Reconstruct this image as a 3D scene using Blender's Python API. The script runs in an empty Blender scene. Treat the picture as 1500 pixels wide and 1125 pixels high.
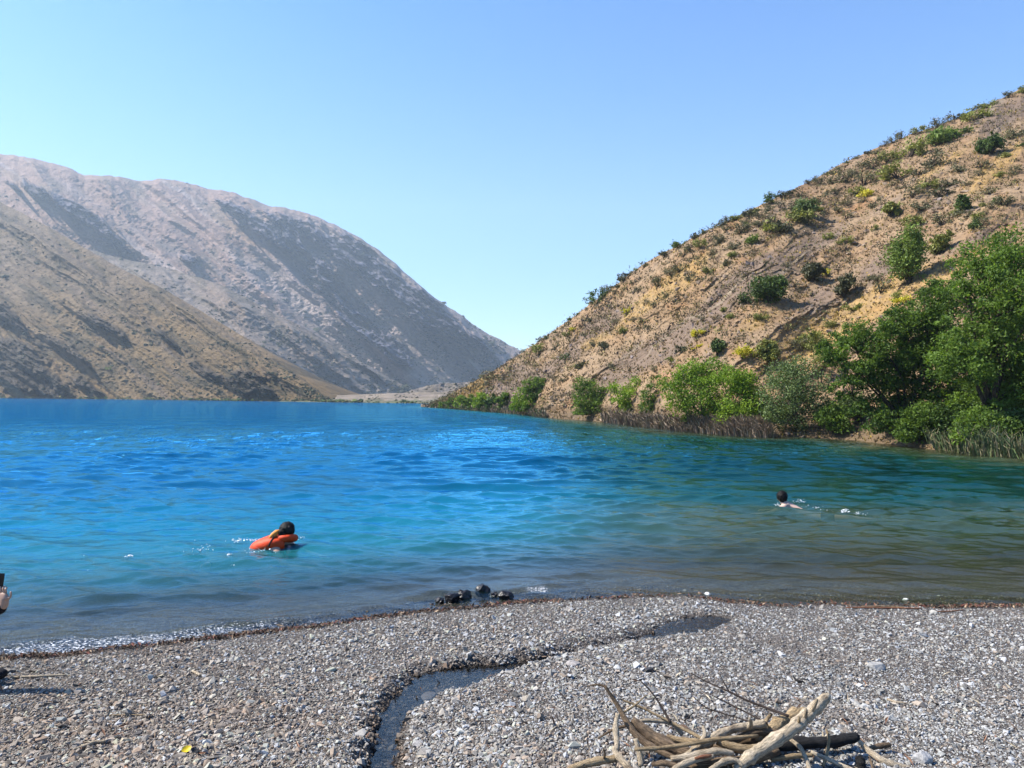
import bpy, bmesh, math, random
import numpy as np
from mathutils import Vector, Matrix

random.seed(7)
RNG = np.random.default_rng(11)
SC = bpy.context.scene
COL = SC.collection
R = math.radians

# ------------------------------------------------------------------ camera
PW, PH, FL = 1500.0, 1125.0, 1090.0
CAM = np.array([0.0, 0.0, 2.0])
pitch = math.atan(23.5 / FL)
roll = R(0.5)
FW = np.array([0, math.cos(pitch), math.sin(pitch)])
U0 = np.array([0, -math.sin(pitch), math.cos(pitch)])
X0 = np.array([1.0, 0, 0])
RT = X0 * math.cos(roll) + U0 * math.sin(roll)
UP = U0 * math.cos(roll) - X0 * math.sin(roll)


def rays(px, py):
    px = np.asarray(px, float); py = np.asarray(py, float)
    d = FW * FL + RT * (px[..., None] - PW / 2) + UP * (PH / 2 - py[..., None])
    return d / FL


def hit(px, py, z=0.0):
    """point of the horizontal plane z seen at a photo pixel"""
    d = rays(np.array(px), np.array(py))
    t = (z - CAM[2]) / d[..., 2]
    return CAM + d * t[..., None]


def at(px, py, dist):
    return CAM + rays(np.array(px), np.array(py)) * dist


def project(P):
    q = P - CAM
    f = q @ FW
    return PW / 2 + FL * (q @ RT) / f, PH / 2 - FL * (q @ UP) / f, f


cam = bpy.data.cameras.new("camera")
cam.sensor_width = 36
cam.lens = FL / PW * 36
cam.clip_start = 0.05
cam.clip_end = 20000
co = bpy.data.objects.new("camera", cam)
COL.objects.link(co)
M = Matrix((RT.tolist(), UP.tolist(), (-FW).tolist())).transposed().to_4x4()
M.translation = Vector(CAM)
co.matrix_world = M
SC.camera = co

# ------------------------------------------------------------------ noise
_rp = np.random.default_rng(3)
PERM = np.concatenate([_rp.permutation(256)] * 2)
GA = _rp.uniform(0, 2 * np.pi, 256)
GX, GY = np.cos(GA), np.sin(GA)


def perlin(x, y, seed=0):
    x = np.asarray(x, float) + seed * 17.31; y = np.asarray(y, float) + seed * 9.77
    xi = np.floor(x).astype(int); yi = np.floor(y).astype(int)
    xf = x - xi; yf = y - yi
    u = xf * xf * xf * (xf * (xf * 6 - 15) + 10); v = yf * yf * yf * (yf * (yf * 6 - 15) + 10)

    def g(ix, iy, dx, dy):
        h = PERM[PERM[ix & 255] + (iy & 255)]
        return GX[h] * dx + GY[h] * dy
    a = g(xi, yi, xf, yf); b = g(xi + 1, yi, xf - 1, yf)
    c = g(xi, yi + 1, xf, yf - 1); d = g(xi + 1, yi + 1, xf - 1, yf - 1)
    return ((a + (b - a) * u) * (1 - v) + (c + (d - c) * u) * v) * 1.5


def fbm(x, y, oct=4, seed=0, gain=0.5):
    s = 0; a = 1; t = 0
    for i in range(oct):
        s = s + a * perlin(x * 2 ** i, y * 2 ** i, seed + i * 5); t += a; a *= gain
    return s / t


def ridged(x, y, oct=4, seed=0, gain=0.5):
    s = 0; a = 1; t = 0
    for i in range(oct):
        s = s + a * (1 - np.abs(perlin(x * 2 ** i, y * 2 ** i, seed + i * 5)) * 2); t += a; a *= gain
    return s / t


def sstep(a, b, x):
    t = np.clip((x - a) / (b - a), 0, 1)
    return t * t * (3 - 2 * t)


def lerp3(a, b, t):
    return np.asarray(a) * (1 - t[..., None]) + np.asarray(b) * t[..., None]


# ------------------------------------------------------------------ mesh helpers
def mesh_np(name, V, F, mat=None, smooth=False, fl=None, colors=None):
    """F: (n,k) int array or list of such; fl: {attr: per-vertex floats}; colors: {attr: (n,3)}"""
    me = bpy.data.meshes.new(name)
    if not isinstance(F, list):
        F = [F]
    V = np.ascontiguousarray(V, dtype=np.float32)
    me.vertices.add(len(V)); me.vertices.foreach_set("co", V.ravel())
    nl = sum(f.size for f in F); npol = sum(len(f) for f in F)
    me.loops.add(nl); me.polygons.add(npol)
    me.loops.foreach_set("vertex_index", np.concatenate([f.ravel() for f in F]).astype(np.int32))
    st = []; o = 0
    for f in F:
        st.append(o + np.arange(len(f)) * f.shape[1]); o += f.size
    me.polygons.foreach_set("loop_start", np.concatenate(st).astype(np.int32))
    me.polygons.foreach_set("use_smooth", np.full(npol, smooth, dtype=bool))
    me.update(calc_edges=True)
    for k, a in (fl or {}).items():
        at_ = me.attributes.new(k, 'FLOAT', 'POINT'); at_.data.foreach_set("value", np.ascontiguousarray(a, dtype=np.float32))
    for k, a in (colors or {}).items():
        at_ = me.attributes.new(k, 'FLOAT_COLOR', 'POINT')
        c = np.ones((len(V), 4), np.float32); c[:, :3] = a
        at_.data.foreach_set("color", c.ravel())
    if mat:
        me.materials.append(mat)
    return me


def link(name, me, parent=None, loc=None):
    o = bpy.data.objects.new(name, me); COL.objects.link(o)
    if parent is not None:
        o.parent = parent
    if loc is not None:
        o.location = loc
    return o


def tag(o, label=None, cat=None, group=None, kind=None):
    if label: o["label"] = label
    if cat: o["category"] = cat
    if group: o["group"] = group
    if kind: o["kind"] = kind
    return o


def empty(name, loc, label, cat, group=None):
    o = bpy.data.objects.new(name, None); COL.objects.link(o); o.location = loc
    o.empty_display_size = 0.1
    return tag(o, label, cat, group)


def grid_faces(nr, nc, flip=False):
    i = np.arange(nr * nc).reshape(nr, nc)
    q = np.stack([i[:-1, :-1], i[:-1, 1:], i[1:, 1:], i[1:, :-1]], -1).reshape(-1, 4)
    return q[:, ::-1] if flip else q


# ------------------------------------------------------------------ materials
def mat_new(name):
    m = bpy.data.materials.new(name); m.use_nodes = True
    nt = m.node_tree; nt.nodes.clear()
    out = nt.nodes.new("ShaderNodeOutputMaterial")
    return m, nt, out


def N(nt, t, **kw):
    n = nt.nodes.new(t)
    for k, v in kw.items():
        if k in n.bl_rna.properties and not k.startswith("i_"):
            setattr(n, k, v)
    return n


def attr(nt, name):
    n = nt.nodes.new("ShaderNodeAttribute"); n.attribute_name = name
    return n


def math_n(nt, op, a, b=None, clamp=False):
    n = nt.nodes.new("ShaderNodeMath"); n.operation = op; n.use_clamp = clamp
    for i, v in ((0, a), (1, b)):
        if v is None: continue
        if isinstance(v, (int, float)): n.inputs[i].default_value = v
        else: nt.links.new(v, n.inputs[i])
    return n.outputs[0]


def mixc(nt, fac, a, b, mode='MIX'):
    n = nt.nodes.new("ShaderNodeMix"); n.data_type = 'RGBA'; n.blend_type = mode
    for i, v in ((0, fac), (6, a), (7, b)):
        if isinstance(v, (int, float)): n.inputs[i].default_value = v
        elif isinstance(v, (tuple, list)): n.inputs[i].default_value = (*v, 1) if len(v) == 3 else v
        else: nt.links.new(v, n.inputs[i])
    return n.outputs[2]


def noise_n(nt, scale, detail=4, rough=0.55, vec=None, dist=0.0):
    n = nt.nodes.new("ShaderNodeTexNoise")
    n.inputs["Scale"].default_value = scale; n.inputs["Detail"].default_value = detail
    n.inputs["Roughness"].default_value = rough; n.inputs["Distortion"].default_value = dist
    if vec is not None: nt.links.new(vec, n.inputs["Vector"])
    return n


def geo_pos(nt):
    return nt.nodes.new("ShaderNodeNewGeometry").outputs["Position"]


def ramp(nt, fac, stops):
    n = nt.nodes.new("ShaderNodeValToRGB")
    el = n.color_ramp.elements
    while len(el) < len(stops): el.new(0.5)
    for e, (p, c) in zip(el, stops):
        e.position = p; e.color = (*c, 1) if len(c) == 3 else c
    nt.links.new(fac, n.inputs[0])
    return n.outputs[0]


def bump(nt, h, strength, dist):
    n = nt.nodes.new("ShaderNodeBump"); n.inputs["Strength"].default_value = strength; n.inputs["Distance"].default_value = dist
    nt.links.new(h, n.inputs["Height"])
    return n.outputs[0]


def rock_mat(name, nscale, bscale, bdist, vary=0.35, rough=0.9):
    """surface whose albedo comes from the 'col' attribute with fine grain over it"""
    m, nt, out = mat_new(name)
    p = nt.nodes.new("ShaderNodeBsdfPrincipled")
    p.inputs["Roughness"].default_value = rough
    p.inputs["Specular IOR Level"].default_value = 0.2
    pos = geo_pos(nt)
    n1 = noise_n(nt, nscale, 5, 0.65, pos)
    v = nt.nodes.new("ShaderNodeMapRange"); v.inputs[1].default_value = 0.3; v.inputs[2].default_value = 0.7
    v.inputs[3].default_value = 0.70 * (1 - vary); v.inputs[4].default_value = 0.70 * (1 + vary)
    nt.links.new(n1.outputs[0], v.inputs[0])
    c = mixc(nt, 1.0, attr(nt, "col").outputs["Color"], v.outputs[0], 'MULTIPLY')
    nt.links.new(c, p.inputs["Base Color"])
    n2 = noise_n(nt, bscale, 6, 0.65, pos)
    nt.links.new(bump(nt, n2.outputs[0], 1.0, bdist), p.inputs["Normal"])
    nt.links.new(p.outputs[0], out.inputs[0])
    return m


def col_mat(name, rough=0.85, spec=0.25, nscale=None, vary=0.3, bscale=None, bdist=0.003):
    m, nt, out = mat_new(name)
    p = nt.nodes.new("ShaderNodeBsdfPrincipled")
    p.inputs["Roughness"].default_value = rough; p.inputs["Specular IOR Level"].default_value = spec
    c = attr(nt, "col").outputs["Color"]
    if nscale:
        n1 = noise_n(nt, nscale, 4, 0.6, geo_pos(nt))
        v = nt.nodes.new("ShaderNodeMapRange"); v.inputs[1].default_value = 0.3; v.inputs[2].default_value = 0.7
        v.inputs[3].default_value = 0.72 * (1 - vary); v.inputs[4].default_value = 0.72 * (1 + vary)
        nt.links.new(n1.outputs[0], v.inputs[0])
        c = mixc(nt, 1.0, c, v.outputs[0], 'MULTIPLY')
    if bscale:
        nt.links.new(bump(nt, noise_n(nt, bscale, 5, 0.6, geo_pos(nt)).outputs[0], 0.8, bdist), p.inputs["Normal"])
    nt.links.new(c, p.inputs["Base Color"])
    nt.links.new(p.outputs[0], out.inputs[0])
    return m


def flat_mat(name, color, rough=0.7, nscale=40, vary=0.2, spec=0.3, bdist=0.0, stretch=None):
    m, nt, out = mat_new(name)
    p = nt.nodes.new("ShaderNodeBsdfPrincipled")
    p.inputs["Roughness"].default_value = rough; p.inputs["Specular IOR Level"].default_value = spec
    tc = nt.nodes.new("ShaderNodeTexCoord").outputs["Object"]
    if stretch:
        mp = nt.nodes.new("ShaderNodeMapping"); mp.inputs["Scale"].default_value = stretch
        nt.links.new(tc, mp.inputs[0]); tc = mp.outputs[0]
    n1 = noise_n(nt, nscale, 5, 0.6, tc)
    v = nt.nodes.new("ShaderNodeMapRange"); v.inputs[1].default_value = 0.3; v.inputs[2].default_value = 0.7
    v.inputs[3].default_value = 0.75 * (1 - vary); v.inputs[4].default_value = 0.75 * (1 + vary)
    nt.links.new(n1.outputs[0], v.inputs[0])
    nt.links.new(mixc(nt, 1.0, color, v.outputs[0], 'MULTIPLY'), p.inputs["Base Color"])
    if bdist:
        nt.links.new(bump(nt, n1.outputs[0], 1.0, bdist), p.inputs["Normal"])
    nt.links.new(p.outputs[0], out.inputs[0])
    return m


def leaf_mat(name, dark, light, trans=0.35):
    m, nt, out = mat_new(name)
    t = attr(nt, "tone").outputs["Fac"]
    oi = nt.nodes.new("ShaderNodeObjectInfo").outputs["Random"]
    t2 = math_n(nt, 'ADD', math_n(nt, 'MULTIPLY', t, 0.8), math_n(nt, 'MULTIPLY', oi, 0.2))
    c = ramp(nt, t2, [(0.0, (0.85 * dark[0], 0.98 * dark[1], 0.85 * dark[2])), (1.0, (1.35 * light[0], 1.52 * light[1], 1.25 * light[2]))])
    d = nt.nodes.new("ShaderNodeBsdfPrincipled"); d.inputs["Roughness"].default_value = 0.55
    d.inputs["Specular IOR Level"].default_value = 0.25
    nt.links.new(c, d.inputs["Base Color"])
    tr = nt.nodes.new("ShaderNodeBsdfTranslucent")
    nt.links.new(mixc(nt, 1.0, c, (1.0, 1.0, 0.55), 'MULTIPLY'), tr.inputs[0])
    mx = nt.nodes.new("ShaderNodeMixShader"); mx.inputs[0].default_value = trans
    nt.links.new(d.outputs[0], mx.inputs[1]); nt.links.new(tr.outputs[0], mx.inputs[2])
    nt.links.new(mx.outputs[0], out.inputs[0])
    return m


# ------------------------------------------------------------------ sun, sky, render
SUN_AZ, SUN_EL = R(-84), R(48)
S = Vector((math.sin(SUN_AZ) * math.cos(SUN_EL), math.cos(SUN_AZ) * math.cos(SUN_EL), math.sin(SUN_EL)))
sun = bpy.data.lights.new("sun", 'SUN'); sun.energy = 4.9; sun.angle = R(0.53); sun.color = (1.0, 0.95, 0.86)
so = bpy.data.objects.new("sun", sun); COL.objects.link(so)
so.rotation_euler = (-S).to_track_quat('-Z', 'Y').to_euler()
so.location = S * 50
W = bpy.data.worlds.new("World"); SC.world = W; W.use_nodes = True
wn = W.node_tree; wn.nodes.clear()
sky = wn.nodes.new("ShaderNodeTexSky"); sky.sky_type = 'NISHITA'; sky.sun_disc = False
sky.sun_elevation = SUN_EL; sky.sun_rotation = SUN_AZ % (2 * math.pi)
sky.altitude = 1500; sky.air_density = 1.0; sky.dust_density = 1.7; sky.ozone_density = 1.2
hs = wn.nodes.new("ShaderNodeHueSaturation"); hs.inputs["Saturation"].default_value = 1.38; hs.inputs["Hue"].default_value = 0.502
gm = wn.nodes.new("ShaderNodeGamma"); gm.inputs[1].default_value = 1.25
bg = wn.nodes.new("ShaderNodeBackground"); bg.inputs[1].default_value = 0.082
wo = wn.nodes.new("ShaderNodeOutputWorld")
wn.links.new(sky.outputs[0], gm.inputs[0]); wn.links.new(gm.outputs[0], hs.inputs["Color"]); tcw = wn.nodes.new("ShaderNodeTexCoord"); spw = wn.nodes.new("ShaderNodeSeparateXYZ"); wn.links.new(tcw.outputs["Generated"], spw.inputs[0])
lo = math_n(wn, 'MULTIPLY', math_n(wn, 'POWER', math_n(wn, 'SUBTRACT', 1.0, math_n(wn, 'ABSOLUTE', spw.outputs[2], None), True), 3.6), 0.72)
wn.links.new(mixc(wn, lo, hs.outputs[0], (4.1, 5.0, 5.6)), bg.inputs[0]); wn.links.new(bg.outputs[0], wo.inputs[0])
SC.view_settings.view_transform = 'Standard'; SC.view_settings.look = 'None'
SC.view_settings.exposure = 1.3; SC.view_settings.gamma = 1
SC.render.engine = 'CYCLES'
cy = SC.cycles
cy.max_bounces = 6; cy.diffuse_bounces = 2; cy.glossy_bounces = 3; cy.transmission_bounces = 4
cy.transparent_max_bounces = 12; cy.volume_bounces = 0
cy.use_denoising = True
cy.caustics_reflective = False; cy.caustics_refractive = False
cy.sample_clamp_indirect = 4.0

# ------------------------------------------------------------------ beach and lake bed
SHORE_PX = [(-260, 992), (-120, 978), (0, 964), (120, 955), (250, 943), (370, 929), (470, 916), (560, 904), (650, 894),
            (750, 884), (850, 877), (930, 873), (1000, 873), (1060, 880), (1120, 886), (1240, 886), (1380, 888), (1500, 889), (1650, 890), (1800, 888)]
SHORE = np.array([hit(a, b, 0.0)[:2] for a, b in SHORE_PX])
SHORE = np.vstack([[-60, 1.0], [-12, 4.0], SHORE, [16, 8.6], [22, 11.5], [30, 15.0], [60, 20]])


def shore_y(x):
    y = np.interp(x, SHORE[:, 0], SHORE[:, 1])
    return y + 0.05 * perlin(x * 1.9, x * 0 + 4.2, 2) + 0.025 * perlin(x * 6.1, x * 0 + 1.2, 3)


def base_h(x, y):
    s = y - shore_y(x)
    up = np.where(s < 0, 0.080 * -s + 0.02 * (1 - np.exp(s * 6)), 0)
    up = np.minimum(up, 0.55 + 0.02 * -s)
    dn = np.where(s > 0, -(0.07 * np.minimum(s, 1.2) + 0.17 * np.clip(s - 1.2, 0, 5) + 0.3 * np.clip(s - 6.2, 0, 12)), 0)
    lump = 0.022 * fbm(x * 0.8, y * 0.8, 3, 21) * sstep(0, -1.0, s) + 0.006 * fbm(x * 5, y * 5, 3, 22)
    return up + dn + lump


# the trickle across the beach: outline of its water, found on its own level
STREAM_PX = [(540, 1180), (542, 1125), (548, 1095), (552, 1062), (562, 1040), (580, 1022), (598, 1004), (606, 992), (628, 985),
             (660, 980), (700, 975), (745, 975), (790, 967), (830, 957), (840, 962), (806, 971), (775, 978), (748, 990), (718, 998), (690, 1008), (655, 1019),
             (625, 1030), (606, 1045), (590, 1058), (584, 1080), (583, 1125), (588, 1180)]
POOL_PX = [(940, 936), (960, 925), (982, 913), (1010, 905), (1045, 903), (1066, 907), (1062, 917), (1038, 926), (1000, 934), (965, 940)]


def lvl(py):
    return np.interp(py, [905, 935, 975, 1125, 1180], [0.078, 0.086, 0.128, 0.222, 0.242])


def poly_world(pts):
    return np.array([hit(a, b, float(lvl(b))) for a, b in pts])


STREAM = poly_world(STREAM_PX); POOL = poly_world(POOL_PX)


def poly_sd(x, y, poly):
    """signed distance to polygon (negative inside)"""
    P = poly[:, :2]; Q = np.roll(P, -1, 0)
    d = np.full(x.shape, 1e9); ins = np.zeros(x.shape, bool)
    for (ax, ay), (bx, by) in zip(P, Q):
        ex, ey = bx - ax, by - ay
        t = np.clip(((x - ax) * ex + (y - ay) * ey) / (ex * ex + ey * ey + 1e-12), 0, 1)
        d = np.minimum(d, np.hypot(x - ax - t * ex, y - ay - t * ey))
        c = ((ay > y) != (by > y)) & (x < (bx - ax) * (y - ay) / (by - ay + 1e-12) + ax)
        ins ^= c
    return np.where(ins, -d, d)


def ground_h(x, y):
    x = np.asarray(x, float); y = np.asarray(y, float)
    h = base_h(x, y)
    sel = (x > -3) & (x < 3.2) & (y > 2.2) & (y < 7.6)
    if sel.any():
        xs, ys = x[sel], y[sel]; hh = h[sel]
        for poly in (STREAM, POOL):
            wob = 0.07 * fbm(xs * 8, ys * 8, 4, 31)
            sd = poly_sd(xs, ys, poly) + wob
            # nearest water level along the course
            i = np.argmin((xs[:, None] - poly[None, :, 0]) ** 2 + (ys[:, None] - poly[None, :, 1]) ** 2, 1)
            wl = poly[i, 2]
            bed = wl - 0.035 + 0.02 * fbm(xs * 9, ys * 9, 2, 33)
            k = sstep(-0.07, 0.12, sd)
            hh = np.where(sd < 0.16, np.minimum(hh + 0.015, bed + (np.maximum(hh, wl + 0.02) - bed) * k), hh)
        # shallow furrow joining trickle and pool
        a, b = STREAM[13, :2], POOL[0, :2]
        t = np.clip(((xs - a[0]) * (b[0] - a[0]) + (ys - a[1]) * (b[1] - a[1])) / ((b - a) @ (b - a)), 0, 1)
        dd = np.hypot(xs - a[0] - t * (b[0] - a[0]), ys - a[1] - t * (b[1] - a[1]))
        hh = hh - 0.07 * np.exp(-(dd / 0.11) ** 2)
        h[sel] = hh
    return h


def dense(a, b, n, lo, hi, k):
    mid = np.linspace(a, b, n)
    pre = a - np.geomspace(0.08, a - lo, k)[::-1]; post = b + np.geomspace(0.08, hi - b, k)
    return np.concatenate([pre, mid, post])


gx = dense(-7.5, 9.5, 640, -90, 90, 40)
gy = dense(2.6, 9.0, 270, -40, 90, 40)
GXX, GYY = np.meshgrid(gx, gy)
GH = ground_h(GXX.ravel(), GYY.ravel()).reshape(GXX.shape)


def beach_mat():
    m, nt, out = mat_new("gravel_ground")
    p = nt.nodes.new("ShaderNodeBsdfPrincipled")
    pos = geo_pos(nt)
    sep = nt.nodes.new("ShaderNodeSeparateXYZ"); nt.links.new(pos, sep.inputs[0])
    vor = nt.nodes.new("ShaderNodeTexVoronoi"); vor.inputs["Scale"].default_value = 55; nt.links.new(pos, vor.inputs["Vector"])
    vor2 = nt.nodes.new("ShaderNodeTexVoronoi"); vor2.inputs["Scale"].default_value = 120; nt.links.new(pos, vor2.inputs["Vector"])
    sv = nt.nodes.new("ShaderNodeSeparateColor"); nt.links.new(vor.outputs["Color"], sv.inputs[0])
    c = ramp(nt, sv.outputs[0], [(0, (0.03, 0.025, 0.022)), (0.45, (0.065, 0.056, 0.05)), (0.8, (0.115, 0.10, 0.09)), (1, (0.2, 0.185, 0.17))])  # soil colour darkened to paint in shade between the stones
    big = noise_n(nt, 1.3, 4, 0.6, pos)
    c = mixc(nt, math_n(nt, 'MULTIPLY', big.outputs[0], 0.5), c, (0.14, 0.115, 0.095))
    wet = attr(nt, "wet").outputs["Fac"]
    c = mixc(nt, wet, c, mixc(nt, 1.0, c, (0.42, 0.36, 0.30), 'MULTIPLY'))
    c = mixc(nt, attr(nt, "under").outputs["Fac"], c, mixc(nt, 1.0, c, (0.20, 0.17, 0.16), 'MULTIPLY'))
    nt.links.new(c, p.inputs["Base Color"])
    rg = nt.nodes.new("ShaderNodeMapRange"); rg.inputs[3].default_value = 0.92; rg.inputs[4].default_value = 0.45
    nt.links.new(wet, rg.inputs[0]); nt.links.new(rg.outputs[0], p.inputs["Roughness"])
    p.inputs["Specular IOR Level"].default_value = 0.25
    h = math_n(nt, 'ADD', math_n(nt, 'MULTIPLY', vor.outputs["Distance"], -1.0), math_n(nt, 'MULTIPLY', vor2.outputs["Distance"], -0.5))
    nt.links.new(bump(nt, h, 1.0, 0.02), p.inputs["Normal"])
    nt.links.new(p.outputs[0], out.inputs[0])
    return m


def wetness(x, y, h):
    s = y - shore_y(x)
    w = sstep(-0.22, -0.04, s + 0.08 * fbm(x * 4, y * 4, 3, 41)) * (1 - 0.8 * sstep(0.15, 0.9, s))
    sd = np.minimum(poly_sd(x, y, STREAM), poly_sd(x, y, POOL))
    return np.maximum(w, sstep(0.06, 0.0, sd + 0.05 * fbm(x * 6, y * 6, 3, 42)) * 0.9)


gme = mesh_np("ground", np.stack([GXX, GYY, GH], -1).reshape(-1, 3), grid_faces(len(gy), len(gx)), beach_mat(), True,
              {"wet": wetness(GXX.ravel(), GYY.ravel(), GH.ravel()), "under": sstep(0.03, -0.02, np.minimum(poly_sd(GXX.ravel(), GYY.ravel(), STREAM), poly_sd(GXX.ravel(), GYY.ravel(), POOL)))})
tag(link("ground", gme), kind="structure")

# ------------------------------------------------------------------ lofted slopes
HOR = lambda px: 586 + (px - 750) * 0.00873


def smooth1(a, n):
    k = np.hanning(2 * n + 3); k /= k.sum()
    e = np.concatenate([a[0] + (a[0] - a[n + 1:0:-1]), a, a[-1] + (a[-1] - a[-2:-n - 3:-1])])
    return np.convolve(e, k, 'valid')[:len(a)]


class Loft:
    """A mountain side built column by column: from its foot up a slope of a given angle to its ridge, then down the far side."""

    def __init__(s, px, D0, ridge, slope, nrow, profile=None):
        s.px = px; nu = len(px)
        tan = np.tan(np.radians(slope)) * np.ones(nu)
        rr = rays(px, ridge); rz = rr[:, 2] / rr[:, 1]
        off, hb = (0, 0) if profile is None else profile
        offc = off * np.ones(nu); hbc = hb * np.ones(nu)
        Yr = (D0 + offc + (CAM[2] - hbc) / tan) / np.maximum(1 - rz / tan, 0.12)
        Yr = np.maximum(Yr, D0 + offc + 1.0)
        Yr = smooth1(Yr, 70); D0 = smooth1(D0, 30); offc = smooth1(offc, 60); hbc = smooth1(hbc, 60)
        Zr = CAM[2] + Yr * rz
        v = np.linspace(0, 1, 500)[:, None]
        Y = D0 + (Yr - D0) * v
        k = np.clip((Y - D0) / np.maximum(offc, 1e-6), 0, 1)
        zb = hbc * (1 - (1 - k) ** 3) if profile is not None else 0 * Y
        t = np.clip((Y - D0 - offc) / (Yr - D0 - offc), 0, 1)
        Z = zb + (Zr - hbc) * t
        P = s.place(np.broadcast_to(px, Y.shape), Y, Z)
        _, py, _ = project(P)
        py = np.minimum.accumulate(py, 0)
        rows = np.linspace(0, 1, nrow)
        YY = np.empty((nrow, nu)); ZZ = np.empty((nrow, nu))
        for c in range(nu):
            tgt = py[0, c] + (py[-1, c] - py[0, c]) * rows
            o = -py[:, c] + np.arange(500) * 1e-7
            YY[:, c] = np.interp(-tgt, o, Y[:, c]); ZZ[:, c] = np.interp(-tgt, o, Z[:, c])
        s.P = s.place(np.broadcast_to(px, YY.shape), YY, ZZ)
        s.PX, s.PY, s.DD = project(s.P)
        s.nrow = nrow
        s.height_px = s.PY[0] - s.PY[-1]

    def place(s, px, Y, Z):
        k = (px - PW / 2) / FL; zz = Z - CAM[2]
        x = (k * (Y * FW[1] + zz * FW[2]) - Y * RT[1] - zz * RT[2]) / RT[0]
        return np.stack([x, Y, Z], -1)

    def displace(s, d):
        """move points to and fro along the line of sight distance, in metres"""
        q = s.P - CAM
        L = np.linalg.norm(q, axis=-1, keepdims=True)
        s.P = CAM + q * (1 + d[..., None] / L)
        s.PX, s.PY, s.DD = project(s.P)

    def locate(s, px, py):
        c = np.interp(px, s.px, np.arange(len(s.px))); c0 = int(min(c, len(s.px) - 2)); f = c - c0
        P = s.P[:, c0] * (1 - f) + s.P[:, c0 + 1] * f
        _, yy, _ = project(P)
        o = -np.minimum.accumulate(yy) + np.arange(len(yy)) * 1e-7
        return np.array([np.interp(-py, o, P[:, i]) for i in range(3)])

    def mesh(s, name, mat, cols, back_drop, back_len):
        ridge = s.P[-1]
        out = [s.P[0] * 1 - np.array([0, 0.02 * s.P[0, 0, 1], 0]) * 1 - np.array([0, 0, 2.5]) * 1]
        allP = [out[0][None], s.P]
        cc = [cols[:1], cols]
        for i in range(1, 6):
            t = i / 5
            p = ridge.copy(); p[:, 1] += back_len * t; p[:, 2] = ridge[:, 2] * (1 - t ** 1.3) - 3 * t
            if i == 1: p[:, 2] = np.minimum(p[:, 2], ridge[:, 2] - 0.002)
            allP.append(p[None]); cc.append(cols[-1:])
        P = np.concatenate(allP); C_ = np.concatenate(cc)
        me = mesh_np(name, P.reshape(-1, 3), grid_faces(P.shape[0], P.shape[1]), mat, True, colors={"col": C_.reshape(-1, 3)})
        return me


def pl(pts, px):
    a = np.array(pts, float)
    return np.interp(px, a[:, 0], a[:, 1])


def blobs(PX, PY, lst):
    """sum of soft slanted blobs (x, y, length, width, angle_deg, weight)"""
    s = np.zeros(PX.shape)
    for x, y, l, w, a, k in lst:
        c, n = math.cos(R(a)), math.sin(R(a))
        dx, dy = PX - x, PY - y
        u = dx * c + dy * n; v = -dx * n + dy * c
        s += k * np.exp(-(u / l) ** 2 - (v / w) ** 2)
    return s


def flow(PX, PY, ang):
    c, n = math.cos(R(ang)), math.sin(R(ang))
    return PX * c + PY * n, -PX * n + PY * c     # along, across


# ---- far main mountain
px = np.linspace(-420, 800, 900)
SKY_M = [(-420, 170), (-200, 205), (0, 225), (50, 232), (95, 243), (125, 257), (160, 257.5), (190, 261), (208, 265), (235, 261.5), (265, 265), (300, 275),
         (345, 283), (400, 303), (420, 305), (450, 312), (490, 328), (530, 350), (570, 378), (600, 405), (630, 430), (655, 448), (680, 466), (710, 487), (740, 501), (765, 515), (800, 540)]
rj = pl(SKY_M, px) + 3.6 * fbm(px / 22, px * 0 + 3, 4, 5)
LM = Loft(px, np.interp(px, [-400, 0, 300, 600, 800], [880, 980, 1120, 1350, 1550]), rj, 37, 430)
PX, PY = LM.PX, LM.PY
wx = PX + 13 * fbm(PX / 90, PY / 90, 3, 61); wy = PY + 13 * fbm(PX / 90, PY / 90, 3, 62)
al, ac = flow(wx, wy, 40)
big = ridged(al / 520, ac / 74, 2, 63)
mid = ridged(al / 240, ac / 22, 2, 64)
fine = fbm(PX / 11, PY / 8, 4, 65); fine2 = ridged(PX / 5.5 + PY / 9, PY / 4.5, 3, 165)
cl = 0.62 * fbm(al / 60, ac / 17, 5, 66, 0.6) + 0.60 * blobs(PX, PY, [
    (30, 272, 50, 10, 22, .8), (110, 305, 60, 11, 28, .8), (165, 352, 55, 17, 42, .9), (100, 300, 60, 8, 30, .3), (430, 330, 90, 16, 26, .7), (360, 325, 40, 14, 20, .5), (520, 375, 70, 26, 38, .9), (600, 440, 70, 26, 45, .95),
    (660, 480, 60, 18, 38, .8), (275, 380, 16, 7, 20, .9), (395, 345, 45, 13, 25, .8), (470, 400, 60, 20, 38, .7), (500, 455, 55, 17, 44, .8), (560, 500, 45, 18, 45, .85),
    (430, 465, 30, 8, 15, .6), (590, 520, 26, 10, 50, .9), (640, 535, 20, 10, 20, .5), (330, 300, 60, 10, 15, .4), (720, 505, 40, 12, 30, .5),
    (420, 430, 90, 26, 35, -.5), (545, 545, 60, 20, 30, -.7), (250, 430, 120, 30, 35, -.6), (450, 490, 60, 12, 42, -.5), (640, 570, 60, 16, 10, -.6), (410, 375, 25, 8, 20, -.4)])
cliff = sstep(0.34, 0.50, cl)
rt = ridged(al / 120, ac / 15, 4, 67, 0.6)
fade = sstep(0, 0.02, (PY - PY[-1:]) / (PY[:1] - PY[-1:] + 1e-6)) * 0.85 + 0.15
sc = LM.DD / 1200
LM.displace(sc * fade * (-80 * big - 17 * mid - 5 * fine - 2.5 * fine2 - cliff * (45 + 75 * rt + 28 * fine + 10 * fine2)))
pink = np.array([0.44, 0.31, 0.235]); grey = np.array([0.43, 0.37, 0.33]); tan_ = np.array([0.42, 0.30, 0.16])
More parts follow.
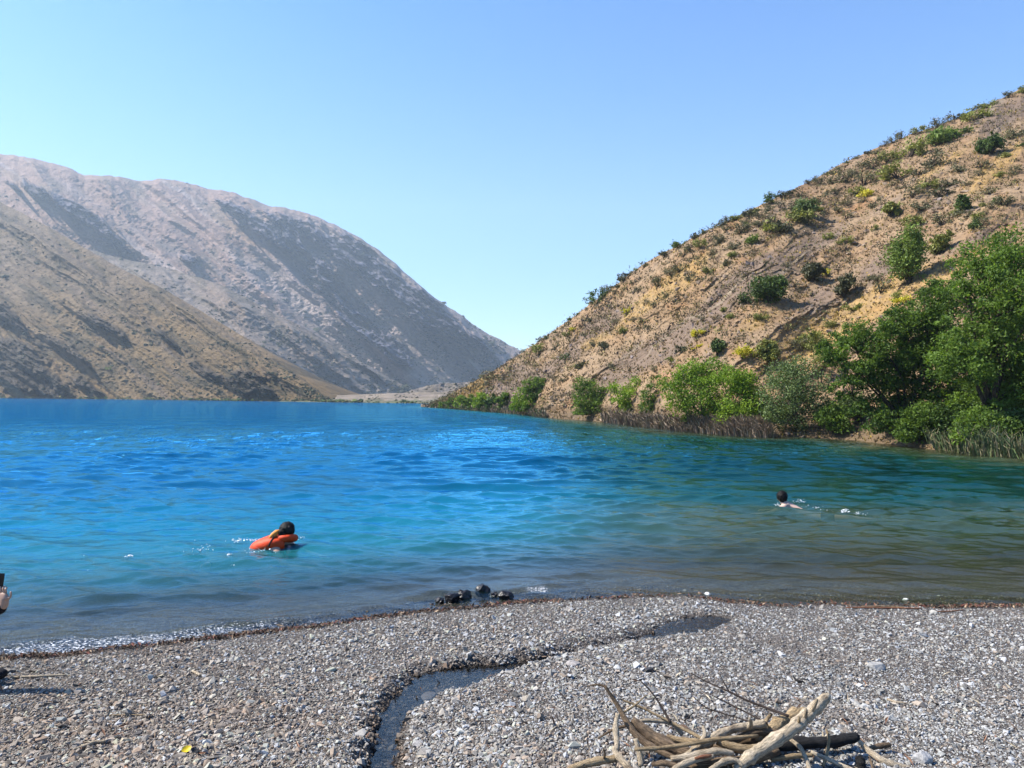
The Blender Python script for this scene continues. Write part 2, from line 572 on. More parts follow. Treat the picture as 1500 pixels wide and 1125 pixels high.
n1 = fbm(al / 200, ac / 40, 4, 68)
col = lerp3(pink, grey, sstep(-0.25, 0.3, n1 + (PX - 350) / 900 + (PY - 420) / 700))
col = lerp3(col, tan_, sstep(0.15, 0.5, fbm(al / 120, ac / 30, 3, 69)) * 0.5)
col = lerp3(col, np.array([0.16, 0.16, 0.10]), sstep(0.1, 0.45, fbm(al / 50, ac / 22, 4, 70)) * 0.45)
col = lerp3(col, np.array([0.09, 0.12, 0.20]), cliff * (0.75 + 0.2 * fine))  # cliff rock, with the blue of its shade painted into the colour
streak = sstep(0.25, 0.6, fbm(al / 260, ac / 9, 3, 71))
col = lerp3(col, np.array([0.56, 0.49, 0.43]), streak * 0.65 * (1 - cliff))
scree_ = sstep(0.25, 0.7, blobs(PX, PY, [(415, 430, 120, 16, 38, 1), (560, 560, 60, 14, 25, 1), (500, 500, 70, 9, 45, 1), (250, 400, 110, 14, 38, .9), (610, 545, 40, 10, 40, .9), (450, 540, 110, 14, 32, 1), (340, 470, 90, 10, 36, .8)]) + 0.35 * fbm(al / 60, ac / 8, 3, 171))
col = lerp3(col, np.array([0.58, 0.51, 0.45]), scree_ * 0.7 * (1 - cliff))
col = col * (1 + 0.25 * fine)[..., None] * (1 + 0.2 * fine2)[..., None] * np.array([0.60, 0.545, 0.56])
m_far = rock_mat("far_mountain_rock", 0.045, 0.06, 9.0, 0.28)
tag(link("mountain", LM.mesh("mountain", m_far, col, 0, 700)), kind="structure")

# ---- middle spur with the pale valley behind the near spur
px = np.linspace(40, 700, 500)
RB = [(40, 352), (100, 356), (140, 368), (180, 378), (260, 396), (330, 419), (380, 447), (430, 472), (490, 507), (540, 536), (585, 561), (610, 574), (640, 580), (700, 584)]
LB = Loft(px, np.interp(px, [40, 400, 700], [760, 820, 1150]), pl(RB, px) + 2.2 * fbm(px / 18, px * 0 + 8, 4, 6), 33, 240)
PX, PY = LB.PX, LB.PY
al, ac = flow(PX + 7 * fbm(PX / 60, PY / 60, 3, 72), PY + 7 * fbm(PX / 60, PY / 60, 3, 73), 37)
big = ridged(al / 300, ac / 46, 2, 74); mid = ridged(al / 200, ac / 15, 3, 75); fine = fbm(PX / 9, PY / 7, 4, 76)
fade = sstep(0, 0.1, (PY - PY[-1:]) / (PY[:1] - PY[-1:] + 1e-6)) * 0.85 + 0.15
LB.displace(fade * LB.DD / 800 * (-30 * big - 10 * mid - 4 * fine))
col = lerp3(np.array([0.40, 0.36, 0.31]), np.array([0.40, 0.325, 0.25]), sstep(-0.3, 0.3, fbm(al / 150, ac / 30, 3, 77)))
olive = sstep(0.0, 0.35, fbm(al / 60, ac / 18, 4, 78) + 0.35 - (ac - ac[-1:]) / 60)
col = lerp3(col, np.array([0.20, 0.18, 0.12]), olive * 0.6)
col = lerp3(col, np.array([0.54, 0.48, 0.40]), sstep(0.2, 0.5, fbm(al / 200, ac / 10, 3, 79)) * 0.6)
col = col * (1 + 0.25 * fine)[..., None] * np.array([0.58, 0.53, 0.52])
tag(link("mountain_spur", LB.mesh("mountain_spur", m_far, col, 0, 250)), kind="structure")

# ---- alluvial fan at the lake head and the little grey hill on it
px = np.linspace(380, 760, 200)
LFn = Loft(px, np.interp(px, [380, 480, 620, 760], [440, 385, 350, 345]), pl([(380, 583), (470, 580), (540, 577), (600, 575), (640, 574), (700, 571), (760, 566)], px) + 1.0 * fbm(px / 14, px * 0, 3, 8), 3.2, 40)
PX, PY = LFn.PX, LFn.PY
col = 0.55 * lerp3(np.array([0.50, 0.40, 0.31]), np.array([0.40, 0.32, 0.22]), sstep(-0.2, 0.4, fbm(PX / 30, PY / 3, 4, 81)))
col = lerp3(col, np.array([0.10, 0.12, 0.05]), sstep(0.5, 0.95, (PY - PY[-1:]) / (PY[:1] - PY[-1:]) + 0.5 * fbm(PX / 12, PY / 3, 3, 82)) * 0.8)
tag(link("lake_head_fan", LFn.mesh("lake_head_fan", m_far, col, 0, 200)), kind="structure")
px = np.linspace(560, 760, 160)
LH = Loft(px, 460 + 0 * px, pl([(560, 582), (585, 578), (605, 571), (625, 565), (645, 562), (665, 561), (690, 559), (720, 556), (760, 552)], px) + 0.8 * fbm(px / 8, px * 0, 3, 9), 22, 40)
PX, PY = LH.PX, LH.PY
LH.displace(-5 * ridged(PX / 30, PY / 22, 3, 83))
col = 0.6 * lerp3(np.array([0.33, 0.28, 0.24]), np.array([0.25, 0.21, 0.16]), sstep(-0.3, 0.3, fbm(PX / 20, PY / 14, 4, 84)))
tag(link("low_hill", LH.mesh("low_hill", m_far, col, 0, 120)), kind="structure")

# ---- near spur of the left mountain
px = np.linspace(-420, 486, 720)
RA = [(-420, 100), (-200, 205), (0, 296), (60, 326), (125, 363), (188, 399), (249, 428), (313, 467), (360, 497), (400, 523), (440, 552), (470, 575), (486, 587)]
LA = Loft(px, np.interp(px, [-420, 0, 250, 486], [640, 610, 520, 405]), pl(RA, px) + 2.2 * fbm(px / 16, px * 0 + 8, 4, 7), 36, 340)
PX, PY = LA.PX, LA.PY
al, ac = flow(PX + 8 * fbm(PX / 70, PY / 70, 3, 85), PY + 8 * fbm(PX / 70, PY / 70, 3, 86), 36)
big = ridged(al / 330, ac / 50, 2, 87); mid = ridged(al / 210, ac / 17, 3, 88); fine = fbm(PX / 8, PY / 6, 4, 89)
cl = 0.45 * fbm(al / 60, ac / 16, 4, 90) + blobs(PX, PY, [
    (20, 530, 60, 40, 30, .8), (0, 455, 40, 14, 30, .6), (90, 505, 50, 10, 35, .5), (60, 560, 70, 16, 20, .5), (360, 560, 26, 18, 25, 1.1), (300, 545, 40, 8, 30, .7), (160, 480, 50, 10, 32, .6),
    (120, 555, 40, 12, 35, .5), (250, 500, 60, 7, 35, .6), (100, 450, 50, 6, 35, .4), (395, 575, 16, 10, 20, .5), (-200, 450, 150, 60, 30, .5)])
cliff = sstep(0.28, 0.6, cl)
rt = ridged(al / 60, ac / 11, 4, 91, 0.6)
fade = sstep(0, 0.1, (PY - PY[-1:]) / (PY[:1] - PY[-1:] + 1e-6)) * 0.85 + 0.15
LA.displace(fade * LA.DD / 650 * (-28 * big - 10 * mid - 4 * fine - cliff * (14 + 24 * rt + 6 * fine)))
ny = sstep(300, 560, PY)
col = lerp3(np.array([0.36, 0.295, 0.215]), np.array([0.36, 0.26, 0.115]), np.clip(ny * 0.8 + 0.5 * fbm(al / 120, ac / 26, 4, 92), 0, 1))
col = lerp3(col, np.array([0.115, 0.105, 0.062]), sstep(0.0, 0.4, fbm(al / 45, ac / 18, 5, 93) + 0.12 * ny) * 0.75)
col = lerp3(col, np.array([0.30, 0.24, 0.20]), sstep(0.15, 0.5, fbm(al / 150, ac / 12, 3, 94)) * 0.6)
col = lerp3(col, np.array([0.10, 0.095, 0.09]), cliff * 0.8)
col = col * (1 + 0.3 * fine)[..., None] * np.array([0.47, 0.42, 0.37])
m_near = rock_mat("near_spur_rock", 0.09, 0.12, 4.5, 0.3)
tag(link("mountain_foot", LA.mesh("mountain_foot", m_near, col, 0, 300)), kind="structure")

# ---- right hill
RSHORE_PX = [(618, 596), (640, 597.5), (700, 602), (760, 607), (800, 612), (870, 617), (940, 625), (1000, 632), (1060, 637), (1120, 641), (1170, 641), (1240, 644), (1300, 651), (1370, 659), (1420, 666), (1500, 672), (1600, 681), (1750, 695), (2000, 712)]
RSH = np.array([hit(a, b, 0.0) for a, b in RSHORE_PX])
px = np.linspace(620, 1760, 980)
D0 = np.interp(px, [p[0] for p in RSHORE_PX], RSH[:, 1])
RR = [(620, 598), (640, 588), (680, 567), (720, 545), (770, 513), (800, 492), (830, 472), (880, 434), (940, 388), (980, 366), (1020, 346), (1060, 327), (1100, 307), (1150, 284), (1190, 264), (1240, 236), (1290, 214), (1330, 199), (1390, 178), (1440, 157), (1500, 128), (1600, 82), (1760, 20)]
fl_ = np.interp(px, [620, 700, 800, 1000, 1500], [4, 5, 4, 3.2, 4.5])
LR = Loft(px, D0, pl(RR, px) + 2.2 * fbm(px / 14, px * 0 + 8, 4, 7), np.interp(px, [620, 800, 1000, 1500], [24, 30, 33, 33]), 430, profile=(fl_, np.interp(px, [620, 800, 1100, 1500], [0.7, 0.8, 0.75, 0.6])))
PX, PY = LR.PX, LR.PY
al, ac = flow(PX + 16 * fbm(PX / 60, PY / 60, 3, 101), PY + 16 * fbm(PX / 60, PY / 60, 3, 102), -36)
big = ridged(al / 420, ac / 80, 2, 103); mid = ridged(al / 110, ac / 17, 3, 104); fine = fbm(PX / 7, PY / 5, 4, 105)
scree = 0.5 * fbm(al / 110, ac / 26, 4, 106) + blobs(PX, PY, [
    (1010, 480, 130, 26, -38, .7), (1130, 390, 90, 26, -35, .6), (890, 470, 50, 20, -40, .6), (740, 575, 50, 22, -38, .9), (820, 530, 70, 18, -40, .5), (880, 560, 90, 20, -35, .4),
    (1380, 290, 60, 14, -35, .4), (1290, 390, 50, 24, -35, .7), (1200, 440, 40, 20, -30, .7), (1470, 170, 60, 26, -30, .7), (1440, 350, 50, 12, -30, .4), (1250, 330, 90, 16, -30, .3)])
gold = 0.55 * fbm(al / 90, ac / 24, 4, 107) + blobs(PX, PY, [
    (690, 570, 34, 12, -33, 1.2), (985, 410, 50, 14, -38, .8), (930, 460, 50, 12, -40, .7), (1010, 400, 60, 12, -35, .4), (1450, 250, 60, 14, -38, .9), (1100, 470, 40, 20, -30, .4), (1120, 520, 60, 20, -30, .5), (1330, 420, 60, 22, -25, .8),
    (1230, 470, 60, 24, -25, .9), (1180, 515, 50, 18, -20, .7), (1290, 440, 50, 20, -30, .6), (1420, 380, 60, 20, -30, .6), (870, 500, 20, 8, -30, .6), (1380, 240, 60, 8, -36, .5), (1060, 330, 90, 10, -28, .4)])
scr = sstep(0.2, 0.6, scree); gld = sstep(0.15, 0.65, gold)
rt = ridged(al / 50, ac / 10, 4, 108, 0.6)
shelf = sstep(0.0, 0.12, (PY[:1] - PY) / (PY[:1] - PY[-1:] + 1e-6) - 0.04)
fade = (sstep(0, 0.05, (PY - PY[-1:]) / (PY[:1] - PY[-1:] + 1e-6)) * 0.8 + 0.2) * shelf
LR.displace(fade * LR.DD / 60 * (-1.9 * big - 0.35 * mid - 0.12 * fine - scr * 0.30 * rt))
soil = np.array([0.40, 0.28, 0.18]); purple = np.array([0.26, 0.205, 0.18]); goldc = np.array([0.56, 0.39, 0.13])
col = lerp3(soil, np.array([0.42, 0.32, 0.23]), sstep(-0.3, 0.3, fbm(al / 100, ac / 30, 4, 109)))
col = lerp3(col, np.array([0.44, 0.24, 0.12]), sstep(0.15, 0.5, fbm(PX / 50, PY / 35, 4, 110)) * 0.55)
col = lerp3(col, purple, np.clip(scr * 0.9 + 0.3 * sstep(0.0, 0.4, fbm(al / 160, ac / 30, 4, 113)), 0, 0.9))
col = lerp3(col, np.array([0.45, 0.40, 0.33]), sstep(0.2, 0.5, fbm(al / 220, ac / 8, 3, 111)) * 0.55 * scr)
col = lerp3(col, goldc, gld * 0.55 * (0.6 + 0.4 * sstep(-0.2, 0.3, fine)))
col = lerp3(col, np.array([0.16, 0.12, 0.08]), sstep(0.28, 0.55, fbm(PX / 10, PY / 7, 4, 112)) * 0.6)
col = lerp3(col, np.array([0.19, 0.145, 0.10]), (1 - shelf) * 0.9)
col = col * (1 + 0.2 * fine)[..., None] * np.array([0.73, 0.655, 0.54])
m_hill = rock_mat("dry_hillside", 1.1, 1.6, 0.09, 0.28)
tag(link("hill", LR.mesh("hill", m_hill, col, 0, 60)), kind="structure")
SCR_ = scr; GLD_ = gld

# ------------------------------------------------------------------ water
def seg_dist(x, y, line):
    d = np.full(np.shape(x), 1e9)
    for (ax, ay), (bx, by) in zip(line[:-1, :2], line[1:, :2]):
        ex, ey = bx - ax, by - ay
        t = np.clip(((x - ax) * ex + (y - ay) * ey) / (ex * ex + ey * ey + 1e-12), 0, 1)
        d = np.minimum(d, np.hypot(x - ax - t * ex, y - ay - t * ey))
    return d


wpy = np.concatenate([np.linspace(586.9, 589, 12), np.linspace(589.3, 700, 250), np.linspace(700.6, 1010, 420)])
dist = 2.0 * FL / (wpy - 586.0)                      # rows: distances from the beach, closer together near by
wang = (np.linspace(-330, 1860, 860) - 750) / FL
DY, AN = np.meshgrid(dist[::-1], wang, indexing='ij')
WX = AN * DY; WY = DY.copy()
rowgap = np.abs(np.gradient(DY, axis=0)); colgap = DY * (wang[1] - wang[0])
sh_s = WY - shore_y(WX)
rdist = seg_dist(WX, WY, RSH)
bedd = np.minimum(-base_h(WX, WY), 6.0)
depth = np.minimum(np.where(sh_s > 0, bedd, 0), 0.05 + rdist * 0.35)
calm = sstep(-0.2, 3.0, sh_s) * 0.85 + 0.15
wr = np.random.default_rng(5)
WZ = np.zeros_like(WX); GXd = np.zeros_like(WX); GYd = np.zeros_like(WX)
patch = 0.75 + 0.5 * fbm(WX / 7, WY / 9, 3, 120)
for i in range(120):
    lam = 0.15 * (1.2 / 0.15) ** wr.random() if i < 76 else 0.38 * (1.7 / 0.38) ** wr.random()
    th = R(84 + wr.normal(0, 21))   # towards the beach and a little along it
    k = 2 * np.pi / lam
    amp = 0.0074 * lam ** 1.0 * wr.uniform(0.5, 1.4)
    if i >= 76: amp *= 1.0 * (0.25 + 0.75 * sstep(2.0, 9, sh_s))
    ph = wr.uniform(0, 6.28)
    gap = np.maximum(rowgap * abs(math.sin(th)), colgap * abs(math.cos(th)))
    f = np.clip((lam / np.maximum(gap, 1e-6) - 1.8) / 1.6, 0, 1)
    a = amp * f * (calm if lam > 0.9 else 0.35 + 0.65 * calm) * patch
    p = k * (WX * math.cos(th) + WY * math.sin(th)) + ph + 0.9 * perlin(WX / (lam * 5), WY / (lam * 5), 130 + i)
    WZ += a * np.sin(p)
    GXd += a * 1.05 * math.cos(th) * np.cos(p); GYd += a * 1.05 * math.sin(th) * np.cos(p)
# small shore-parallel wave about to break
for (s0, w, h, x0, x1) in ((0.55, 0.12, 0.035, -1.2, 0.7), (0.35, 0.10, 0.02, -5, -1.5), (0.9, 0.16, 0.025, 0.3, 4.5), (1.7, 0.22, 0.025, -5, 1.0)):
    q = sh_s - s0 - 0.15 * perlin(WX * 0.9, WX * 0 + s0, 140)
    WZ += h * np.exp(-(q / w) ** 2) * sstep(x0 - 0.6, x0 + 0.3, WX) * sstep(x1 + 0.6, x1 - 0.3, WX)
WX2 = WX + GXd; WY2 = WY + GYd
green = sstep(36, 17, rdist) * sstep(-1.0, 3.2, WX - 0.03 * WY)
foam_glint = sstep(0.45, 0.0, np.abs(sh_s - 0.20)) * sstep(-0.4, -2.6, WX) * 0.85 + sstep(0.2, 0.02, np.abs(sh_s - 0.42)) * sstep(0.25, 0.05, np.abs(WX - 0.28)) * 0.9 \
    + 0.25 * sstep(0.12, 0.0, np.abs(sh_s - 0.05)) + sstep(0.15, 0.0, np.abs(sh_s - 0.3)) * sstep(0.5, 0.1, np.abs(WX - 3.6)) * 0.4


def water_mat():
    m, nt, out = mat_new("lake_water")
    pos = geo_pos(nt)
    dep = attr(nt, "depth").outputs["Fac"]; gr = attr(nt, "green").outputs["Fac"]; fo = attr(nt, "foam_glint").outputs["Fac"]
    far = attr(nt, "far").outputs["Fac"]
    ds = math_n(nt, 'MULTIPLY', dep, 0.2, True)
    blue = ramp(nt, ds, [(0.0, (0.035, 0.075, 0.07)), (0.10, (0.014, 0.135, 0.165)), (0.2, (0.005, 0.110, 0.165)), (0.5, (0.002, 0.054, 0.118)), (1.0, (0.0015, 0.052, 0.135))])
    grn = ramp(nt, ds, [(0.0, (0.085, 0.085, 0.045)), (0.12, (0.055, 0.09, 0.052)), (0.28, (0.006, 0.045, 0.040)), (0.6, (0.001, 0.020, 0.020)), (1.0, (0.001, 0.018, 0.019))])
    body = nt.nodes.new("ShaderNodeBsdfDiffuse"); nt.links.new(mixc(nt, gr, blue, grn), body.inputs[0])
    tr = nt.nodes.new("ShaderNodeBsdfTransparent"); tr.inputs[0].default_value = (0.80, 0.90, 0.88, 1)
    e = math_n(nt, 'SUBTRACT', 1.0, math_n(nt, 'POWER', 2.718, math_n(nt, 'MULTIPLY', dep, math_n(nt, 'ADD', -2.3, math_n(nt, 'MULTIPLY', gr, 1.35)))))
    base = nt.nodes.new("ShaderNodeMixShader"); nt.links.new(e, base.inputs[0]); nt.links.new(tr.outputs[0], base.inputs[1]); nt.links.new(body.outputs[0], base.inputs[2])
    # ripples
    mp = nt.nodes.new("ShaderNodeMapping"); mp.inputs["Scale"].default_value = (0.55, 1.0, 1.0); mp.inputs["Rotation"].default_value = (0, 0, R(12)); nt.links.new(pos, mp.inputs[0])
    n1 = noise_n(nt, 6.5, 3, 0.6, mp.outputs[0], 0.4)
    n2 = noise_n(nt, 1.5, 4, 0.6, mp.outputs[0], 0.5)
    n3 = noise_n(nt, 0.30, 3, 0.6, mp.outputs[0], 0.3)
    h = math_n(nt, 'ADD', math_n(nt, 'MULTIPLY', n1.outputs[0], 0.007), math_n(nt, 'MULTIPLY', n2.outputs[0], math_n(nt, 'MULTIPLY', far, 0.10)))
    h = math_n(nt, 'ADD', h, math_n(nt, 'MULTIPLY', n3.outputs[0], math_n(nt, 'MULTIPLY', far, 0.48)))
    mp5 = nt.nodes.new("ShaderNodeMapping"); mp5.inputs["Scale"].default_value = (2.6, 1.0, 1.0); nt.links.new(pos, mp5.inputs[0])
    n5 = noise_n(nt, 0.17, 5, 0.7, mp5.outputs[0], 0.6)
    h = math_n(nt, 'ADD', h, math_n(nt, 'MULTIPLY', n5.outputs[0], math_n(nt, 'MULTIPLY', attr(nt, "far2").outputs["Fac"], 1.5)))
    n4 = noise_n(nt, 24, 3, 0.6, mp.outputs[0], 0.5)
    h = math_n(nt, 'ADD', h, math_n(nt, 'MULTIPLY', n4.outputs[0], math_n(nt, 'MULTIPLY', math_n(nt, 'SUBTRACT', 1.0, far), 0.006)))
    bn = bump(nt, h, 1.0, 1.0)
    gl = nt.nodes.new("ShaderNodeBsdfGlossy"); gl.inputs["Roughness"].default_value = 0.025
    nt.links.new(bn, gl.inputs["Normal"])
    tint = mixc(nt, gr, ramp(nt, ds, [(0.0, (0.80, 0.88, 1.0)), (0.05, (0.62, 0.84, 1.0)), (0.16, (0.28, 0.76, 1.0)), (1.0, (0.20, 0.76, 1.0))]), ramp(nt, ds, [(0.0, (0.74, 0.72, 0.66)), (0.12, (0.62, 0.74, 0.66)), (0.3, (0.26, 0.68, 0.66)), (1.0, (0.14, 0.60, 0.66))]))
    nt.links.new(tint, gl.inputs[0])
    fr = nt.nodes.new("ShaderNodeFresnel"); fr.inputs[0].default_value = 1.333; nt.links.new(bn, fr.inputs["Normal"])
    fac = math_n(nt, 'MINIMUM', math_n(nt, 'MULTIPLY', fr.outputs[0], math_n(nt, 'ADD', 0.95, math_n(nt, 'MULTIPLY', math_n(nt, 'MULTIPLY', dep, 1.2, True), 0.6))), 0.9)
    mx = nt.nodes.new("ShaderNodeMixShader"); nt.links.new(fac, mx.inputs[0]); nt.links.new(base.outputs[0], mx.inputs[1]); nt.links.new(gl.outputs[0], mx.inputs[2])
    # foam of the wash, plus white speckle painted in for sun glints
    fd = nt.nodes.new("ShaderNodeBsdfDiffuse"); fd.inputs[0].default_value = (0.85, 0.87, 0.9, 1)
    fn = noise_n(nt, 75, 3, 0.7, mp.outputs[0])
    ff = nt.nodes.new("ShaderNodeMapRange"); ff.inputs[1].default_value = 0.49; ff.inputs[2].default_value = 0.56
    nt.links.new(math_n(nt, 'ADD', fn.outputs[0], math_n(nt, 'MULTIPLY', math_n(nt, 'SUBTRACT', fo, 1.0), 0.35)), ff.inputs[0])
    mf = nt.nodes.new("ShaderNodeMixShader"); nt.links.new(math_n(nt, 'MULTIPLY', ff.outputs[0], 0.62), mf.inputs[0])
    nt.links.new(mx.outputs[0], mf.inputs[1]); nt.links.new(fd.outputs[0], mf.inputs[2])
    nt.links.new(mf.outputs[0], out.inputs[0])
    return m


WATER = water_mat()
wme = mesh_np("water", np.stack([WX2, WY2, WZ], -1).reshape(-1, 3), grid_faces(*WX.shape), WATER, True,
              {"depth": depth.ravel(), "green": green.ravel(), "foam_glint": foam_glint.ravel(), "far": sstep(14, 60, DY).ravel(), "far2": sstep(18, 70, DY).ravel()})
tag(link("water", wme), kind="structure")


def stream_mat():
    m, nt, out = mat_new("trickle_water")
    pos = geo_pos(nt)
    bn = bump(nt, noise_n(nt, 26, 3, 0.55, pos, 0.6).outputs[0], 0.5, 0.006)
    tr = nt.nodes.new("ShaderNodeBsdfTransparent"); tr.inputs[0].default_value = (0.62, 0.66, 0.68, 1)
    gl = nt.nodes.new("ShaderNodeBsdfGlossy"); gl.inputs["Roughness"].default_value = 0.04; nt.links.new(bn, gl.inputs["Normal"])
    fr = nt.nodes.new("ShaderNodeFresnel"); fr.inputs[0].default_value = 1.333; nt.links.new(bn, fr.inputs["Normal"])
    mx = nt.nodes.new("ShaderNodeMixShader"); nt.links.new(fr.outputs[0], mx.inputs[0]); nt.links.new(tr.outputs[0], mx.inputs[1]); nt.links.new(gl.outputs[0], mx.inputs[2])
    nt.links.new(mx.outputs[0], out.inputs[0])
    return m


TRICKLE = stream_mat()
for nm, poly in (("stream_water", STREAM), ("pool_water", POOL)):
    c = poly[:, :2].mean(0)
    bm = bmesh.new()
    pp = []
    n = len(poly)
    for i in range(n):                                 # widened a little so that it meets the banks under the gravel
        a = poly[i - 1, :2]; b = poly[(i + 1) % n, :2]; t = b - a; nrm = np.array([t[1], -t[0]]); nrm /= np.linalg.norm(nrm) + 1e-9
        area = 0.5 * np.sum(poly[:, 0] * np.roll(poly[:, 1], -1) - np.roll(poly[:, 0], -1) * poly[:, 1])
        q = poly[i, :2] + nrm * 0.025 * (1 if area > 0 else -1)
        pp.append(bm.verts.new((q[0], q[1], poly[i, 2])))
    f = bm.faces.new(pp)
    bmesh.ops.triangulate(bm, faces=[f])
    bmesh.ops.recalc_face_normals(bm, faces=bm.faces)
    me = bpy.data.meshes.new(nm); bm.to_mesh(me); bm.free(); me.materials.append(TRICKLE)
    if me.polygons[0].normal.z < 0: me.flip_normals()
    tag(link(nm, me), kind="structure")

# ------------------------------------------------------------------ air
hz = bmesh.new(); bmesh.ops.create_cube(hz, size=1.0)
hme = bpy.data.meshes.new("haze")
for v in hz.verts:
    v.co = Vector((v.co.x * 5200 - 200, v.co.y * 3600 + 1650, -8 if v.co.z < 0 else 900))
hz.to_mesh(hme); hz.free()
hm, hnt, hout = mat_new("haze_air")
pv = hnt.nodes.new("ShaderNodeVolumePrincipled"); pv.inputs["Color"].default_value = (0.68, 0.84, 1.0, 1); pv.inputs["Density"].default_value = 0.00018
pv.inputs["Anisotropy"].default_value = 0.2
hnt.links.new(pv.outputs[0], hout.inputs["Volume"])
hme.materials.append(hm)
tag(link("haze", hme), kind="stuff")

# ------------------------------------------------------------------ gravel
def hull_template(rng, n=15, flat=0.6, long=1.25):
    bm = bmesh.new()
    p = rng.normal(size=(n, 3)); p /= np.linalg.norm(p, axis=1, keepdims=True)
    p *= rng.uniform(0.8, 1.1, (n, 1)); p *= np.array([long, 1.0, flat]) * 0.5
    for q in p: bm.verts.new(q)
    r = bmesh.ops.convex_hull(bm, input=bm.verts)
    bmesh.ops.delete(bm, geom=[v for v in bm.verts if not v.link_faces], context='VERTS')
    bmesh.ops.triangulate(bm, faces=bm.faces)
    bm.verts.index_update()
    V = np.array([v.co[:] for v in bm.verts]); F = np.array([[v.index for v in f.verts] for f in bm.faces]); bm.free()
    return V, F


def rand_rot(rng, n, tilt=0.5):
    yaw = rng.uniform(0, 2 * np.pi, n); a = rng.normal(0, tilt, n); b = rng.normal(0, tilt, n)
    cz, sz = np.cos(yaw), np.sin(yaw); ca, sa = np.cos(a), np.sin(a); cb, sb = np.cos(b), np.sin(b)
    Z = np.zeros(n); O = np.ones(n)
    Rz = np.stack([cz, -sz, Z, sz, cz, Z, Z, Z, O], -1).reshape(n, 3, 3)
    Rx = np.stack([O, Z, Z, Z, ca, -sa, Z, sa, ca], -1).reshape(n, 3, 3)
    Ry = np.stack([cb, Z, sb, Z, O, Z, -sb, Z, cb], -1).reshape(n, 3, 3)
    return Rx @ Ry @ Rz


def scatter_hulls(name, pos, size, cols, mat, rng, ntemp=14, flat=0.6, tilt=0.35, npts=15):
    tmpl = [hull_template(rng, npts, flat * rng.uniform(0.75, 1.25), rng.uniform(1.05, 1.6)) for _ in range(ntemp)]
    which = rng.integers(0, ntemp, len(pos)); Vs, Fs, Cs = [], [], []; o = 0
    for k, (V, F) in enumerate(tmpl):
        i = np.nonzero(which == k)[0]
        if not len(i): continue
        A = np.einsum('nij,vj->nvi', rand_rot(rng, len(i), tilt), V) * size[i][:, None, None] + pos[i][:, None, :]
        Vs.append(A.reshape(-1, 3)); Cs.append(np.repeat(cols[i], len(V), 0))
        Fs.append((F[None] + (np.arange(len(i)) * len(V))[:, None, None] + o).reshape(-1, 3)); o += len(i) * len(V)
    return mesh_np(name, np.concatenate(Vs), np.concatenate(Fs), mat, False, colors={"col": np.concatenate(Cs)})


m_gravel = col_mat("gravel_stone", 0.85, 0.3, 150, 0.22)
gr = np.random.default_rng(21)
n = 242000
dd = 1 / gr.uniform(1 / 9.2, 1 / 2.85, n)            # even over the ground in depth, closer ones denser
dd = np.where(gr.random(n) < 0.45, gr.uniform(2.85, 8.6, n), dd)
xx = (gr.uniform(-480, 1920, n) - 750) / FL * dd
s_ = dd - shore_y(xx)
keep = s_ < 0.55
xx, dd, s_ = xx[keep], dd[keep], s_[keep]
gh = ground_h(xx, dd)
size = 0.0105 * np.exp(gr.normal(0, 0.42, len(xx))) * (1 + 0.075 * (dd - 3.0))
size *= 1 + 0.22 * perlin(xx * 1.2, dd * 1.2, 150) + 0.12 * perlin(xx * 5, dd * 5, 151)
bigm = gr.random(len(xx)) < 0.03
size = size * (1 - 0.2 * sstep(0.3, 2.2, xx)) * (1 + 0.18 * sstep(0.2, -1.0, xx) * sstep(5.2, 3.6, dd)) * (1 - 0.25 * sstep(-0.7, -0.2, s_))
size = np.where(bigm, size * gr.uniform(1.4, 2.3, len(xx)), size)
size = np.clip(size * 1.08, 0.005, 0.06)
tone = gr.normal(0, 1, len(xx))
base = np.array([0.375, 0.342, 0.298])
cols = base * np.exp(0.43 * tone - 0.02)[:, None]
warm = gr.random(len(xx))
cols = cols * np.where((warm < 0.22)[:, None], np.array([1.12, 0.97, 0.85]), 1.0) * np.where((warm > 0.85)[:, None], np.array([0.92, 0.98, 1.06]), 1.0)
lft = sstep(0.2, -2.6, xx)
cols = cols * lerp3(np.ones(3), np.array([0.86, 0.77, 0.69]), lft * sstep(6.5, 4.0, dd) * 0.9)
cols = cols * lerp3(np.ones(3), np.array([0.93, 0.98, 1.03]), sstep(-0.5, 2.0, xx))
ptch = sstep(0.1, 0.5, fbm(xx * 1.1, dd * 1.1, 4, 152))
cols = cols * lerp3(np.ones(3), np.array([0.62, 0.53, 0.48]), ptch * 0.55)
wt = wetness(xx, dd, gh)
cols = cols * lerp3(np.ones(3), np.array([0.33, 0.27, 0.22]), wt)
cols = np.clip(cols, 0.015, 0.46)
z = gh + size * 0.12
wl = np.full(len(xx), -9.0)
insd = np.minimum(poly_sd(xx, dd, STREAM), poly_sd(xx, dd, POOL))
ok = (insd > 0.02 * perlin(xx * 14, dd * 14, 155)) | (gr.random(len(xx)) < 0.42)
tag(link("gravel", scatter_hulls("gravel", np.stack([xx, dd, z], -1)[ok], size[ok], cols[ok], m_gravel, gr, tilt=0.5, flat=0.68, npts=12)), "grey angular gravel covering the beach", kind="stuff")

